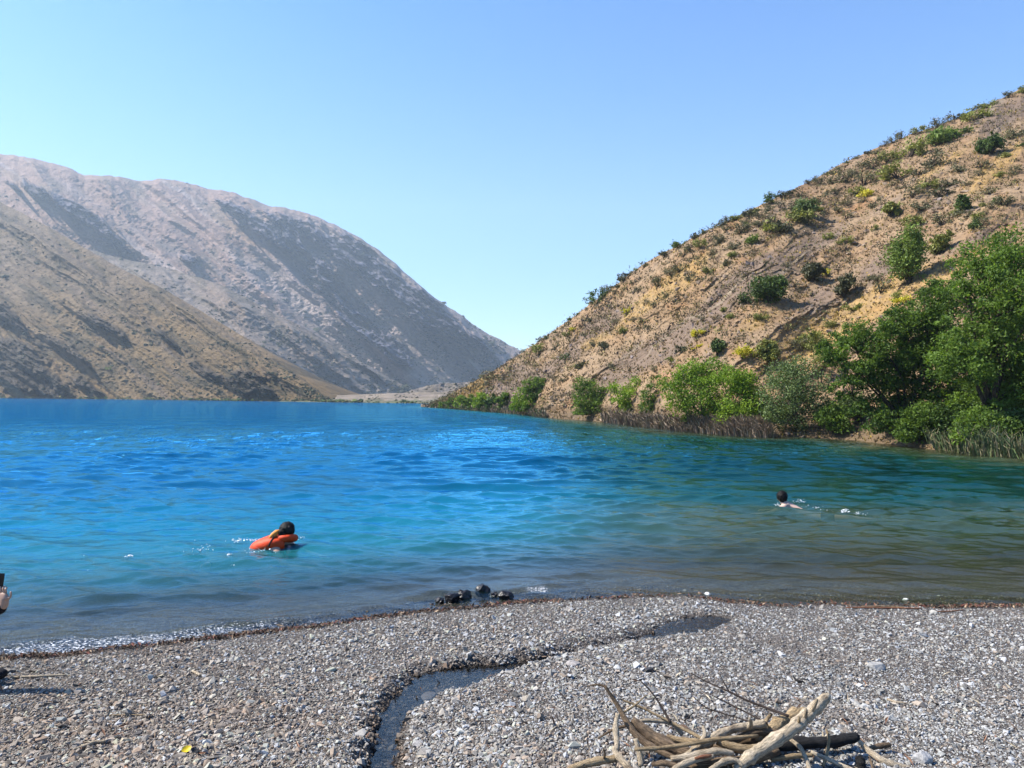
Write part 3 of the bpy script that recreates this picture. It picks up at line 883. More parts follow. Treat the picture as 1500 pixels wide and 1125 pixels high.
# loose stones large enough to pick out
def stone(name, label, px_, py_, wpx, col_, seed, flat=0.65, cat="stone", zoff=0.0, group=None, sink=0.3, lumpy=0.22):
    g = hit(px_, py_, 0.1)
    for _ in range(6): g = hit(px_, py_, float(ground_h(g[:1], g[1:2])[0]))
    D = g[1]; w = (0.86 if cat == 'rock' else 1.0) * wpx / FL * D
    bm = bmesh.new(); bmesh.ops.create_icosphere(bm, subdivisions=4, radius=0.5)
    V = np.array([v.co[:] for v in bm.verts]); F = np.array([[v.index for v in f.verts] for f in bm.faces]); bm.free()
    q = np.random.default_rng(seed)
    for _ in range(9):                                  # chop flat facets
        nrm = q.normal(size=3); nrm /= np.linalg.norm(nrm); lim = q.uniform(0.30, 0.42)
        e = V @ nrm - lim; V = V - np.where(e > 0, e, 0)[:, None] * nrm * 0.9
    nn = perlin(V[:, 0] * 3 + seed, V[:, 1] * 3 + V[:, 2] * 2.3, seed) + 0.5 * perlin(V[:, 1] * 8 + seed, V[:, 2] * 8 + V[:, 0] * 5, seed + 1)
    V = V * (1 + lumpy * 0.5 * nn)[:, None]
    V = V * np.array([w * 1.1, w * 0.9, w * flat])
    me = mesh_np(name, V, F, flat_mat(name + "_rock", col_, 0.8 if sum(col_) > 0.2 else 0.35, 30 / max(w, 0.03) * 0.2, 0.35, 0.3, 0.004), True)
    o = link(name, me, None, (g[0], D, g[2] + w * flat * (0.5 - sink) + zoff)); o.rotation_euler = (0, 0, q.uniform(0, 6))
    return tag(o, label, cat, group)


GREY = (0.36, 0.35, 0.33)
stone("stone", "pale smooth grey stone alone on the open gravel beyond the driftwood", 1283, 980, 24, GREY, 1, 0.62)
stone("stone", "pale angular stone with a dark shaded face beside the pale curved stick", 1350, 1116, 26, (0.40, 0.39, 0.38), 2, 0.95)
stone("stone", "dark grey stone on the bend of the trickle's bank", 596, 1002, 17, (0.13, 0.12, 0.115), 3, 0.95)
stone("stone", "flat pale stone on the gravel beside the middle of the trickle", 841, 974, 22, (0.33, 0.30, 0.28), 4, 0.4)
stone("stone", "flat tan stone lying in the trickle below its bend", 630, 1024, 30, (0.22, 0.18, 0.16), 5, 0.3, sink=0.1)
stone("stone", "rounded pale stone on the strip of gravel right of the trickle's foot", 612, 1092, 17, (0.36, 0.34, 0.32), 6, 0.7)
stone("stone", "small white stone at the water's edge above the pool", 1037, 872, 9, (0.6, 0.6, 0.58), 7, 0.7)
stone("stone", "small white stone on the far waterline behind the reddish stick", 1327, 880, 8, (0.6, 0.58, 0.55), 8, 0.7)
stone("stone", "small dark stone lying apart on the gravel of the right side", 1403, 1029, 10, (0.06, 0.055, 0.05), 9, 0.7)
stone("stone", "black stone on the gravel above the thin dark twigs", 951, 984, 15, (0.05, 0.045, 0.04), 10, 0.6)
WETR = (0.016, 0.014, 0.015)
for i, (a, b, w, fl2, lab) in enumerate([
        (645, 884, 18, .7, "low black wet rock at the outer end of the rock line in the wash"),
        (661, 882, 30, .7, "broad ragged black wet rock, second in the line in the wash"),
        (679, 879, 26, .9, "steep black wet rock in the middle of the line in the wash"),
        (706, 874, 28, 1.0, "tallest black wet rock of the line, humped with a peaked top"),
        (723, 877, 14, .95, "small black wet rock wedged beside the tallest one"),
        (741, 878, 23, .75, "rounded black wet rock standing apart at the breaking wavelet")]):
    stone("wet_rock", lab, a, b, w, WETR, 40 + i, fl2 * 0.95, "rock", 0.012, "black wet rocks in the wash", sink=0.28, lumpy=0.6)

# ------------------------------------------------------------------ tubes, sticks, driftwood
def tube(pts, rad, nseg=9, sub=6, rough=0.12, seed=0, knob=0.0, cap=True):
    """bent round stick through the points, with an uneven surface"""
    P = np.asarray(pts, float); n = len(P)
    r = np.asarray(rad, float) * np.ones(n)
    t = np.linspace(0, n - 1, (n - 1) * sub + 1)
    i = np.clip(np.floor(t).astype(int), 0, n - 2); f = (t - i)[:, None]
    Pe = np.vstack([2 * P[0] - P[1], P, 2 * P[-1] - P[-2]])
    p0, p1, p2, p3 = Pe[i], Pe[i + 1], Pe[i + 2], Pe[i + 3]
    C_ = 0.5 * (2 * p1 + (p2 - p0) * f + (2 * p0 - 5 * p1 + 4 * p2 - p3) * f ** 2 + (3 * p1 - p0 - 3 * p2 + p3) * f ** 3)
    rr = np.interp(t, np.arange(n), r)
    T = np.gradient(C_, axis=0); T /= np.linalg.norm(T, axis=1, keepdims=True) + 1e-9
    ref = np.array([0, 0, 1.0]) if abs(T[:, 2]).mean() < 0.85 else np.array([1.0, 0, 0])
    A = np.cross(T, ref); A /= np.linalg.norm(A, axis=1, keepdims=True) + 1e-9
    B = np.cross(A, T)
    ang = np.linspace(0, 2 * np.pi, nseg, endpoint=False)
    m = len(C_)
    u = np.arange(m)[:, None]
    nz = 1 + rough * (perlin(np.cos(ang)[None] * 1.3 + u * 0.22, np.sin(ang)[None] * 1.3 + seed * 3.1 + u * 0.05, seed) + 0.6 * perlin(np.cos(ang)[None] * 3 + u * 0.9, np.sin(ang)[None] * 3 + u * 0.3, seed + 7)) \
        + knob * np.clip(perlin(u * 0.35 + 0 * ang[None], 0 * u + ang[None] * 0.0 + seed, seed + 3), 0, 1)
    V = C_[:, None] + rr[:, None, None] * nz[..., None] * (A[:, None] * np.cos(ang)[None, :, None] + B[:, None] * np.sin(ang)[None, :, None])
    idx = np.arange(m * nseg).reshape(m, nseg); nx = np.roll(idx, -1, 1)
    F = np.stack([idx[:-1], nx[:-1], nx[1:], idx[1:]], -1).reshape(-1, 4)
    V = V.reshape(-1, 3)
    tube.grain = np.stack([np.broadcast_to(np.cos(ang)[None], (m, nseg)), np.broadcast_to(np.sin(ang)[None], (m, nseg)), np.broadcast_to(u * 0.11 + seed, (m, nseg))], -1).reshape(-1, 3)
    if not cap: return V, F, None
    tube.grain = np.vstack([tube.grain, [0, 0, seed], [0, 0, seed + 9]])
    V = np.vstack([V, C_[0] - T[0] * rr[0] * 0.15, C_[-1] + T[-1] * rr[-1] * 0.3])
    a, b = m * nseg, m * nseg + 1
    caps = np.concatenate([np.stack([np.full(nseg, a), nx[0], idx[0]], -1), np.stack([np.full(nseg, b), idx[-1], nx[-1]], -1)])
    return V, F, caps


def wood_mat(name, c1, c2, dark, ns=9):
    m, nt, out = mat_new(name)
    p = nt.nodes.new("ShaderNodeBsdfPrincipled"); p.inputs["Roughness"].default_value = 0.8; p.inputs["Specular IOR Level"].default_value = 0.25
    pos = geo_pos(nt)
    n1 = noise_n(nt, ns, 5, 0.65, pos, 0.6); n2 = noise_n(nt, 4.5, 5, 0.75, attr(nt, 'grain').outputs['Vector'], 0.4)
    c = ramp(nt, n1.outputs[0], [(0.25, dark), (0.42, c2), (0.58, c1), (0.8, c1)])
    v = nt.nodes.new("ShaderNodeMapRange"); v.inputs[1].default_value = 0.3; v.inputs[2].default_value = 0.65; v.inputs[1].default_value = 0.36; v.inputs[2].default_value = 0.6; v.inputs[3].default_value = 0.34; v.inputs[4].default_value = 1.15
    nt.links.new(n2.outputs[0], v.inputs[0])
    nt.links.new(mixc(nt, 1.0, c, v.outputs[0], 'MULTIPLY'), p.inputs["Base Color"])
    nt.links.new(bump(nt, n2.outputs[0], 1.0, 0.012), p.inputs["Normal"])
    nt.links.new(p.outputs[0], out.inputs[0])
    return m


WOOD = dict(
    pale=wood_mat("bleached_wood", (0.56, 0.46, 0.33), (0.46, 0.36, 0.24), (0.13, 0.09, 0.06), 7),
    tan=wood_mat("tan_wood", (0.46, 0.34, 0.20), (0.34, 0.24, 0.13), (0.08, 0.055, 0.035), 9),
    brown=wood_mat("brown_bark", (0.24, 0.165, 0.10), (0.15, 0.10, 0.06), (0.035, 0.025, 0.018), 11),
    dark=wood_mat("dark_twig_bark", (0.07, 0.05, 0.04), (0.05, 0.036, 0.03), (0.02, 0.016, 0.014), 11),
    char=wood_mat("charred_wood", (0.022, 0.02, 0.02), (0.014, 0.013, 0.013), (0.008, 0.008, 0.008), 14),
    red=wood_mat("reddish_stick", (0.36, 0.16, 0.08), (0.28, 0.11, 0.06), (0.12, 0.05, 0.03), 14))


def stick(name, label, cat, pts, rads, wood, seed, group=None, parts=(), rough=0.16, knob=0.0, nseg=9):
    """pts: (px, py, distance); rads in photo pixels"""
    if group == DG: pts = [(a, b, d - 0.16) for a, b, d in pts]; parts = [(p0, [(a, b, d - 0.16) for a, b, d in p1], p2, p3) for p0, p1, p2, p3 in parts]
    P = np.array([at(a, b, d) for a, b, d in pts]); r = np.array([(1.06 if group == DG else 1.0) * q / FL * d for q, (_, _, d) in zip(np.ones(len(pts)) * rads, pts)])
    V, F, cp = tube(P, r, nseg, 7, rough, seed, knob)
    o0 = P.mean(0); o0[2] = P[:, 2].min()
    me = mesh_np(name, V - o0, [F, cp], WOOD[wood], True, colors={"grain": tube.grain})
    o = tag(link(name, me, None, o0), label, cat, group)
    for pn, ppts, pr, pw in parts:
        P2 = np.array([at(a, b, d) for a, b, d in ppts]); r2 = np.array([q / FL * d for q, (_, _, d) in zip(np.ones(len(ppts)) * pr, ppts)])
        V, F, cp = tube(P2, r2, 7, 6, rough, seed + 31)
        link(pn, mesh_np(pn, V - o0, [F, cp], WOOD[pw], True, colors={"grain": tube.grain}), o)
    return o


DG = "driftwood heaped on the gravel"
DW = "driftwood"
stick("driftwood_log", "thick bleached log with a peg-like stub, rising highest over the driftwood heap", DW,
      [(1078, 1128, 3.42), (1100, 1108, 3.44), (1120, 1095, 3.46), (1150, 1075, 3.5), (1172, 1058, 3.54), (1190, 1041, 3.6), (1205, 1027, 3.66), (1213, 1019, 3.7)],
      [6, 8, 8.5, 8.5, 8, 8, 7.5, 4.5], "pale", 1, DG, rough=0.22, knob=0.35, nseg=14,
      parts=[("stub", [(1188, 1042, 3.58), (1194, 1032, 3.55), (1197, 1024, 3.54)], [4, 3, 1.6], "pale"), ("stub", [(1178, 1052, 3.55), (1181, 1042, 3.52), (1180, 1037, 3.52)], [3.5, 2.5, 1.2], "pale"),
             ("stub", [(1168, 1062, 3.53), (1171, 1054, 3.5), (1170, 1049, 3.5)], [3, 2, 1], "tan")])
stick("driftwood_branch", "pale knobbly branch arching over the middle of the heap to a rounded end", DW,
      [(1008, 1106, 3.5), (1022, 1094, 3.52), (1040, 1085, 3.55), (1056, 1075, 3.6), (1075, 1068, 3.64), (1098, 1064, 3.67), (1119, 1060, 3.68)], [4.5, 5, 6, 6, 5.5, 5.5, 5.5], "pale", 2, DG, knob=0.5,
      parts=[("stub", [(1097, 1066, 3.63), (1100, 1059, 3.6), (1098, 1052, 3.58)], [4, 3, 2], "pale")])
stick("charred_log", "black charred log sticking out flat from the heap towards the open gravel", DW,
      [(1120, 1096, 3.62), (1155, 1091, 3.64), (1190, 1087, 3.66), (1225, 1085, 3.68), (1256, 1079, 3.7)], [7, 8, 8.5, 8, 6], "char", 3, DG, rough=0.3)
stick("driftwood_branch", "tall dark brown forked branch reaching up from the lakeward end of the heap", DW,
      [(886, 1005, 3.7), (902, 1029, 3.68), (915, 1052, 3.64), (928, 1072, 3.6), (945, 1088, 3.56), (966, 1100, 3.52), (990, 1111, 3.48)], [2, 3, 4, 5, 5, 4.5, 4], "brown", 4, DG,
      parts=[("twig", [(888, 1006, 3.7), (876, 1003, 3.72), (860, 1005, 3.74)], [1.8, 1.4, 0.8], "brown")])
stick("driftwood_plank", "broad split brown slab leaning in the heap behind the forked branch", DW,
      [(926, 1055, 3.66), (950, 1076, 3.62), (978, 1092, 3.58), (1010, 1107, 3.54)], [6, 9, 9, 6], "brown", 5, DG, rough=0.3)
stick("driftwood_branch", "pale crooked branch lying low across the front of the heap", DW,
      [(983, 1112, 3.44), (1005, 1109, 3.44), (1030, 1104, 3.45), (1052, 1101, 3.46), (1074, 1104, 3.47)], [4, 5, 5.5, 5, 3.5], "pale", 6, DG, knob=0.3)
stick("driftwood_branch", "tan branch pointing out low at the lakeward foot of the heap", DW,
      [(832, 1128, 3.46), (850, 1121, 3.47), (875, 1115, 3.48), (902, 1111, 3.49)], [4, 5, 5.5, 5], "tan", 7, DG,
      parts=[("twig", [(884, 1114, 3.48), (886, 1104, 3.47), (884, 1096, 3.47)], [2, 1.6, 0.8], "brown")])
stick("driftwood_branch", "pale kinked branch dropping steeply to the gravel by the forked branch", DW,
      [(905, 1046, 3.62), (902, 1066, 3.58), (904, 1090, 3.53), (902, 1102, 3.5), (913, 1116, 3.45), (926, 1130, 3.4)], [3, 3.5, 3.8, 4.2, 4.5, 4.5], "pale", 8, DG, knob=0.4)
stick("driftwood_stick", "short greenish pale stick standing between kinked branch and split slab", DW,
      [(931, 1082, 3.52), (937, 1104, 3.49), (939, 1122, 3.46)], [3.5, 4, 4], "pale", 9, DG)
stick("driftwood_branch", "thin pale branch bowed in a hoop behind the split slab", DW,
      [(930, 1060, 3.72), (942, 1056, 3.73), (962, 1056, 3.74), (984, 1060, 3.74), (1000, 1076, 3.72)], [2, 2.6, 3, 3, 3.5], "pale", 10, DG)
stick("twig", "thin dark twig slanting up from the hooped branch, topmost of the heap there", "twig",
      [(937, 996, 3.86), (956, 1016, 3.82), (971, 1039, 3.77), (982, 1058, 3.72)], [0.8, 1.1, 1.5, 1.9], "dark", 11, DG)
stick("twig", "long straight brown twig running down to the pale knobbly branch", "twig",
      [(913, 1026, 3.8), (937, 1035, 3.78), (971, 1052, 3.74), (1002, 1068, 3.7), (1036, 1086, 3.63)], [1.2, 1.6, 2, 2.2, 2.4], "tan", 12, DG)
stick("twig", "short pale twig crossing the forked branch near its top", "twig",
      [(914, 1043, 3.66), (930, 1033, 3.68), (947, 1018, 3.72)], [1.6, 1.5, 0.8], "tan", 13, DG)
stick("twig", "brown twig poking out lakeward below the fork of the heap", "twig",
      [(876, 1082, 3.6), (896, 1070, 3.62), (915, 1064, 3.64), (932, 1062, 3.66)], [1.2, 1.8, 2, 2], "brown", 14, DG)
stick("twig", "longest thin dark twig rising far beyond the heap, with a side shoot", "twig",
      [(1012, 986, 4.0), (1036, 999, 3.95), (1068, 1013, 3.88), (1092, 1025, 3.83), (1120, 1036, 3.78), (1155, 1049, 3.7)], [0.7, 1, 1.2, 1.4, 1.7, 2], "dark", 15, DG,
      parts=[("twig_shoot", [(1068, 1013, 3.88), (1060, 999, 3.9), (1053, 985, 3.92)], [1.1, 0.8, 0.5], "dark")])
stick("twig", "thin dark twig running under and along the longest one", "twig",
      [(1040, 1017, 3.9), (1072, 1033, 3.84), (1098, 1046, 3.78), (1124, 1060, 3.7)], [0.7, 1, 1.2, 1.5], "dark", 16, DG)
stick("twig", "wispy bent dark twig lying lowest of the dark twigs", "twig",
      [(1015, 1020, 3.88), (1032, 1035, 3.85), (1055, 1044, 3.8), (1079, 1051, 3.76), (1100, 1058, 3.7)], [0.5, 0.8, 0.9, 1, 1.2], "dark", 17, DG)
stick("twig", "tiny dark twig end sticking up between hooped and arching branches", "twig", [(1002, 1056, 3.74), (1009, 1050, 3.75), (1017, 1043, 3.76)], [1, 0.8, 0.5], "dark", 18, DG)
stick("driftwood_branch", "snapped branch with orange raw wood at the very front of the heap", DW,
      [(986, 1128, 3.38), (1003, 1119, 3.4), (1022, 1112, 3.42), (1045, 1108, 3.44)], [4, 4.5, 4.5, 3.5], "pale", 19, DG,
      parts=[("raw_wood", [(1018, 1111, 3.405), (1030, 1108.5, 3.41), (1042, 1106.5, 3.42)], [2, 3, 1.8], "red")])
stick("driftwood_branch", "short tan branch bridging the split slab and the arching branch", DW,
      [(976, 1080, 3.66), (998, 1085, 3.64), (1024, 1088, 3.61), (1044, 1090, 3.58)], [4, 5, 5, 4], "tan", 20, DG)
stick("driftwood_branch", "olive tan branch running under the thick bleached log", DW,
      [(1050, 1086, 3.57), (1073, 1094, 3.55), (1101, 1098, 3.55), (1128, 1092, 3.57), (1146, 1083, 3.6)], [4.5, 6, 6.5, 6, 5], "tan", 21, DG)
stick("driftwood_branch", "grey brown branch lying behind the orange stub in the heap", DW,
      [(1060, 1090, 3.63), (1082, 1082, 3.64), (1104, 1073, 3.66), (1140, 1072, 3.68)], [4, 5, 5, 4], "brown", 22, DG)
stick("driftwood_log", "stubby bark-covered log with dark hollow ends behind the bleached log", DW,
      [(1128, 1068, 3.72), (1146, 1057, 3.74), (1165, 1048, 3.76), (1178, 1043, 3.78)], [7, 8.5, 8.5, 7], "tan", 23, DG, rough=0.35, knob=0.4)
stick("driftwood_stick", "thin pale stick falling from the bleached log straight to the gravel", DW,
      [(1158, 1083, 3.56), (1172, 1095, 3.52), (1180, 1110, 3.48), (1187, 1130, 3.42)], [2.5, 3, 3, 3], "pale", 24, DG)
stick("driftwood_stick", "thin grey stick slanting out from under the charred log", DW,
      [(1188, 1101, 3.56), (1212, 1112, 3.52), (1240, 1124, 3.47), (1256, 1131, 3.44)], [2.5, 3, 3, 2.5], "pale", 25, DG)
stick("driftwood_branch", "pale curved stick lying clear of the heap beside the charred log's tip", DW,
      [(1259, 1086, 3.64), (1270, 1098, 3.6), (1288, 1111, 3.55), (1308, 1120, 3.52), (1334, 1125, 3.5)], [2.6, 4.2, 5, 4.8, 3], "pale", 26, DG)
stick("driftwood_stick", "short dark stick on the gravel behind the pale curved stick", DW,
      [(1272, 1097, 3.66), (1288, 1093, 3.68), (1303, 1091, 3.69)], [2.5, 4, 3.5], "brown", 27, DG)
stick("driftwood_stick", "grey stick lying level under the heap's bleached log", DW, [(1130, 1113, 3.54), (1160, 1108, 3.56), (1192, 1106, 3.58)], [3, 3.5, 3], "tan", 28, DG)
stick("twig", "short upright brown twig on the gravel below the pale curved stick", "twig", [(1273, 1108, 3.52), (1276, 1117, 3.49), (1279, 1127, 3.46)], [1.3, 1.8, 1.8], "brown", 29, DG)
stick("charred_chunk", "black charred chunk on the gravel below the charred log", DW, [(1260, 1128, 3.47), (1261, 1118, 3.48), (1258, 1108, 3.5)], [5, 6.5, 5], "char", 30, DG, rough=0.4)
stick("driftwood_branch", "dark shadowed branch at the bottom of the heap under the bleached log", DW, [(1010, 1122, 3.5), (1050, 1117, 3.5), (1100, 1113, 3.52), (1140, 1100, 3.56)], [5, 7, 7, 5], "brown", 31, DG)
stick("driftwood_branch", "dark bark branch at the back bottom of the heap", DW, [(1000, 1100, 3.66), (1040, 1098, 3.66), (1090, 1086, 3.68), (1130, 1078, 3.7)], [4, 6, 6, 5], "brown", 32, DG)

stick("driftwood_branch", "pale forked branch end poking out between arching branch and split slab", DW, [(1000, 1120, 3.44), (1020, 1098, 3.5), (1032, 1078, 3.54), (1030, 1064, 3.58)], [3.5, 4, 3.2, 2], "pale", 33, DG, knob=0.4)
stick("driftwood_stick", "straight tan stick laid across the heap from kinked branch to bleached log", DW, [(930, 1098, 3.46), (985, 1094, 3.48), (1050, 1083, 3.5), (1110, 1078, 3.54)], [2.5, 3, 3, 2.5], "tan", 34, DG)
stick("driftwood_branch", "bent brown branch curling low in front of the forked branch", DW, [(955, 1120, 3.44), (975, 1118, 3.42), (1000, 1125, 3.4), (1020, 1130, 3.38)], [3, 4, 4, 3], "brown", 35, DG)
stick("driftwood_branch", "pale bare root with a hooked tip at the front under the bleached log", DW, [(1040, 1128, 3.38), (1060, 1116, 3.41), (1078, 1114, 3.42), (1088, 1122, 3.4)], [3.5, 4, 3.5, 2], "pale", 36, DG, knob=0.5)
stick("driftwood_stick", "thin tan stick leaning against the charred log's middle", DW, [(1206, 1122, 3.5), (1212, 1100, 3.56), (1214, 1080, 3.6), (1210, 1068, 3.64)], [2, 2.4, 2, 1.2], "tan", 37, DG)
stick("driftwood_branch", "tan branch wedged upright behind the bark-covered log", DW, [(1110, 1084, 3.66), (1118, 1070, 3.7), (1122, 1056, 3.74), (1130, 1046, 3.78)], [4, 4, 3, 2], "tan", 38, DG)


def ground_stick(name, label, cat, pts, rads, wood, seed, group=None):
    out = []
    for a, b in pts:
        g = hit(a, b, 0.1)
        for _ in range(6): g = hit(a, b, float(ground_h(g[:1], g[1:2])[0]) + 0.012)
        out.append((a, b, float((g - CAM) @ FW)))
    return stick(name, label, cat, out, rads, wood, seed, group)


LS = "loose sticks on the beach"
ground_stick("stick", "thin straight pale stick by the black shoe at the waterside", "stick", [(16, 992), (45, 991), (75, 989.5), (97, 988.5)], [1.6, 1.8, 1.6, 1.2], "pale", 50, LS)
ground_stick("stick", "pale curved piece of wood lying alone on the brown gravel", "stick", [(107, 1098), (122, 1094), (138, 1088), (154, 1086)], [1.8, 3, 3.2, 2], "pale", 51, LS)
ground_stick("stick", "short pale chip of wood on the gravel below the drift line", "stick", [(282, 983), (288, 986), (293, 989)], [1.5, 2, 1.6], "pale", 52, LS)
ground_stick("stick", "faint thin twig lying level on the gravel of the middle beach", "stick", [(160, 1048), (185, 1047), (212, 1047.5)], [0.8, 1, 0.8], "tan", 53, LS)
ground_stick("stick", "reddish brown stick lying along the far waterline", "stick", [(1240, 890), (1275, 890), (1310, 890.5), (1350, 891)], [0.9, 1.3, 1.3, 0.9], "red", 54, LS)
ground_stick("stick", "pale straw-coloured stick beside the reddish one on the waterline", "stick", [(1262, 888.5), (1290, 888), (1325, 889)], [0.7, 1, 0.7], "tan", 55, LS)
ground_stick("stick", "thin red stem at the end of the waterline debris", "stick", [(1370, 896), (1395, 895), (1412, 893)], [0.8, 1.0, 0.7], "red", 56, LS)
ground_stick("stick", "broken pale bit of branch on the grey gravel beyond the bleached log", "stick", [(1300, 1024), (1312, 1028), (1328, 1030)], [1.6, 2, 1.2], "pale", 57, LS)
ground_stick("stick", "small dark curved stick on the gravel beyond the heap", "stick", [(1162, 991), (1168, 997), (1178, 999)], [1.2, 1.8, 1.2], "char", 58, LS)

# line of dead leaves and bits along the waterline
def tri_bits(n, P, size, rng, thin=0.35):
    nrm = rng.normal(size=(n, 3)); nrm[:, 2] = np.abs(nrm[:, 2]) + 0.6; nrm /= np.linalg.norm(nrm, axis=1, keepdims=True)
    t = rng.normal(size=(n, 3)); t -= (t * nrm).sum(1, keepdims=True) * nrm; t /= np.linalg.norm(t, axis=1, keepdims=True)
    b = np.cross(nrm, t)
    l = size[:, None]; w = l * thin * rng.uniform(0.6, 1.4, (n, 1))
    V = np.stack([P - t * l * 0.5, P + b * w * 0.5 + nrm * l * 0.08, P + t * l * 0.5, P - b * w * 0.5 + nrm * l * 0.08], 1).reshape(-1, 3)
    return V, np.arange(4 * n).reshape(n, 4)


def leaves_np(P, size, rng, up=0.3, thin=0.5):
    n = len(P)
    nrm = rng.normal(size=(n, 3)); nrm[:, 2] += up; nrm /= np.linalg.norm(nrm, axis=1, keepdims=True)
    t = rng.normal(size=(n, 3)); t -= (t * nrm).sum(1, keepdims=True) * nrm; t /= np.linalg.norm(t, axis=1, keepdims=True)
    b = np.cross(nrm, t); l = size[:, None]; w = l * thin
    V = np.stack([P - t * l * 0.5, P + b * w * 0.5 + nrm * w * 0.12, P + t * l * 0.5, P - b * w * 0.5 + nrm * w * 0.12], 1).reshape(-1, 3)
    return V, np.arange(4 * n).reshape(n, 4)


n = 5200
x = gr.uniform(-4.6, 5.6, n)
dens = 0.5 + 0.9 * perlin(x * 1.3, x * 0, 160) + np.where(x < -0.3, 0.35, 0) - np.where((x > 1.2) & (x < 2.6), 0.35, 0)
keep = gr.random(n) < np.clip(dens, 0.08, 1); x = x[keep]; n = len(x)
y = shore_y(x) - 0.10 + gr.normal(0, 0.045, n) + 0.05 * perlin(x * 2, x * 0 + 3, 161)
hh = ground_h(x, y) + gr.uniform(0.006, 0.03, n)
V, F = tri_bits(n, np.stack([x, y, hh], -1), gr.uniform(0.012, 0.06, n), gr, 0.3)
pal = np.array([[0.06, 0.035, 0.022], [0.10, 0.055, 0.03], [0.16, 0.08, 0.05], [0.03, 0.022, 0.018], [0.24, 0.17, 0.11], [0.15, 0.05, 0.035]])
cc = pal[gr.integers(0, len(pal), n)] * gr.uniform(0.7, 1.3, (n, 1))
tag(link("drift_debris", mesh_np("drift_debris", V, F, col_mat("dead_leaf_bits", 0.7, 0.3), False, colors={"col": np.repeat(cc, 4, 0)})), "line of brown dead leaves and twig bits along the waterline", kind="stuff")
# scattered litter of twig bits over the gravel
n = 1500
d_ = 1 / gr.uniform(1 / 8, 1 / 2.9, n); x = (gr.uniform(-50, 1550, n) - 750) / FL * d_
k = (d_ < shore_y(x) - 0.1); x, d_ = x[k], d_[k]; n = len(x)
V, F = tri_bits(n, np.stack([x, d_, ground_h(x, d_) + gr.uniform(0.012, 0.03, n)], -1), gr.uniform(0.015, 0.07, n), gr, 0.16)
pal = np.array([[0.10, 0.06, 0.04], [0.26, 0.2, 0.14], [0.05, 0.035, 0.03], [0.33, 0.28, 0.2], [0.18, 0.09, 0.05]])
cc = pal[gr.integers(0, len(pal), n)] * gr.uniform(0.7, 1.3, (n, 1))
tag(link("twig_litter", mesh_np("twig_litter", V, F, bpy.data.materials["dead_leaf_bits"], False, colors={"col": np.repeat(cc, 4, 0)})), "small twig and leaf litter scattered over the gravel", kind="stuff")


def fallen_leaf(label, px_, py_, w, c, seed):
    g = hit(px_, py_, 0.2)
    for _ in range(6): g = hit(px_, py_, float(ground_h(g[:1], g[1:2])[0]) + 0.02)
    w = w / FL * g[1]; nu, nv = 9, 7
    u, v = np.meshgrid(np.linspace(-1, 1, nu), np.linspace(-1, 1, nv))
    half = (1 - np.abs(u) ** 2.2) * 0.5 + 0.02
    V = np.stack([u * w * 0.55, v * half * w * 0.8, w * (0.25 * (v * half) ** 2 * 2 + 0.18 * u ** 2)], -1).reshape(-1, 3)
    o = link("fallen_leaf", mesh_np("fallen_leaf", V, grid_faces(nv, nu), flat_mat("fallen_leaf_" + str(seed), c, 0.55, 60, 0.2), True), None, g)
    o.rotation_euler = (0.5, -0.2, 0.7 + seed)
    return tag(o, label, "leaf")


fallen_leaf("bright yellow fallen leaf curled on the brown gravel", 273, 1098, 13, (0.75, 0.55, 0.02), 0)
fallen_leaf("black shrivelled leaf touching the yellow leaf", 284, 1100, 12, (0.02, 0.018, 0.016), 1)
fallen_leaf("tiny yellowish leaf on the gravel bank beside the foot of the trickle", 480, 1083, 7, (0.5, 0.35, 0.05), 2)

# ------------------------------------------------------------------ vegetation
LEAF = dict(
    willow=leaf_mat("willow_leaf", (0.060, 0.115, 0.010), (0.21, 0.265, 0.030), 0.45),
    green=leaf_mat("broad_leaf", (0.032, 0.060, 0.012), (0.135, 0.185, 0.034), 0.5),
    deep=leaf_mat("dark_leaf", (0.018, 0.036, 0.010), (0.070, 0.105, 0.026), 0.3),
    grey=leaf_mat("grey_green_leaf", (0.045, 0.062, 0.024), (0.15, 0.18, 0.070), 0.3),
    bush=leaf_mat("bush_leaf", (0.026, 0.040, 0.012), (0.085, 0.115, 0.030), 0.25),
    olive=leaf_mat("olive_leaf", (0.085, 0.085, 0.025), (0.23, 0.21, 0.06), 0.25),
    thorn=leaf_mat("thorny_leaf", (0.06, 0.05, 0.033), (0.15, 0.125, 0.07), 0.15),
    brown=leaf_mat("brown_leaf", (0.028, 0.026, 0.016), (0.085, 0.075, 0.042), 0.15),
    yellow=leaf_mat("yellow_leaf", (0.30, 0.24, 0.02), (0.60, 0.47, 0.05), 0.3),
    bright=leaf_mat("fresh_leaf", (0.06, 0.085, 0.018), (0.15, 0.185, 0.045), 0.35))
BARK = flat_mat("tree_bark", (0.075, 0.055, 0.04), 0.9, 6, 0.5, 0.2, 0.02)
BARK_D = flat_mat("shrub_stem", (0.05, 0.038, 0.028), 0.9, 12, 0.4)


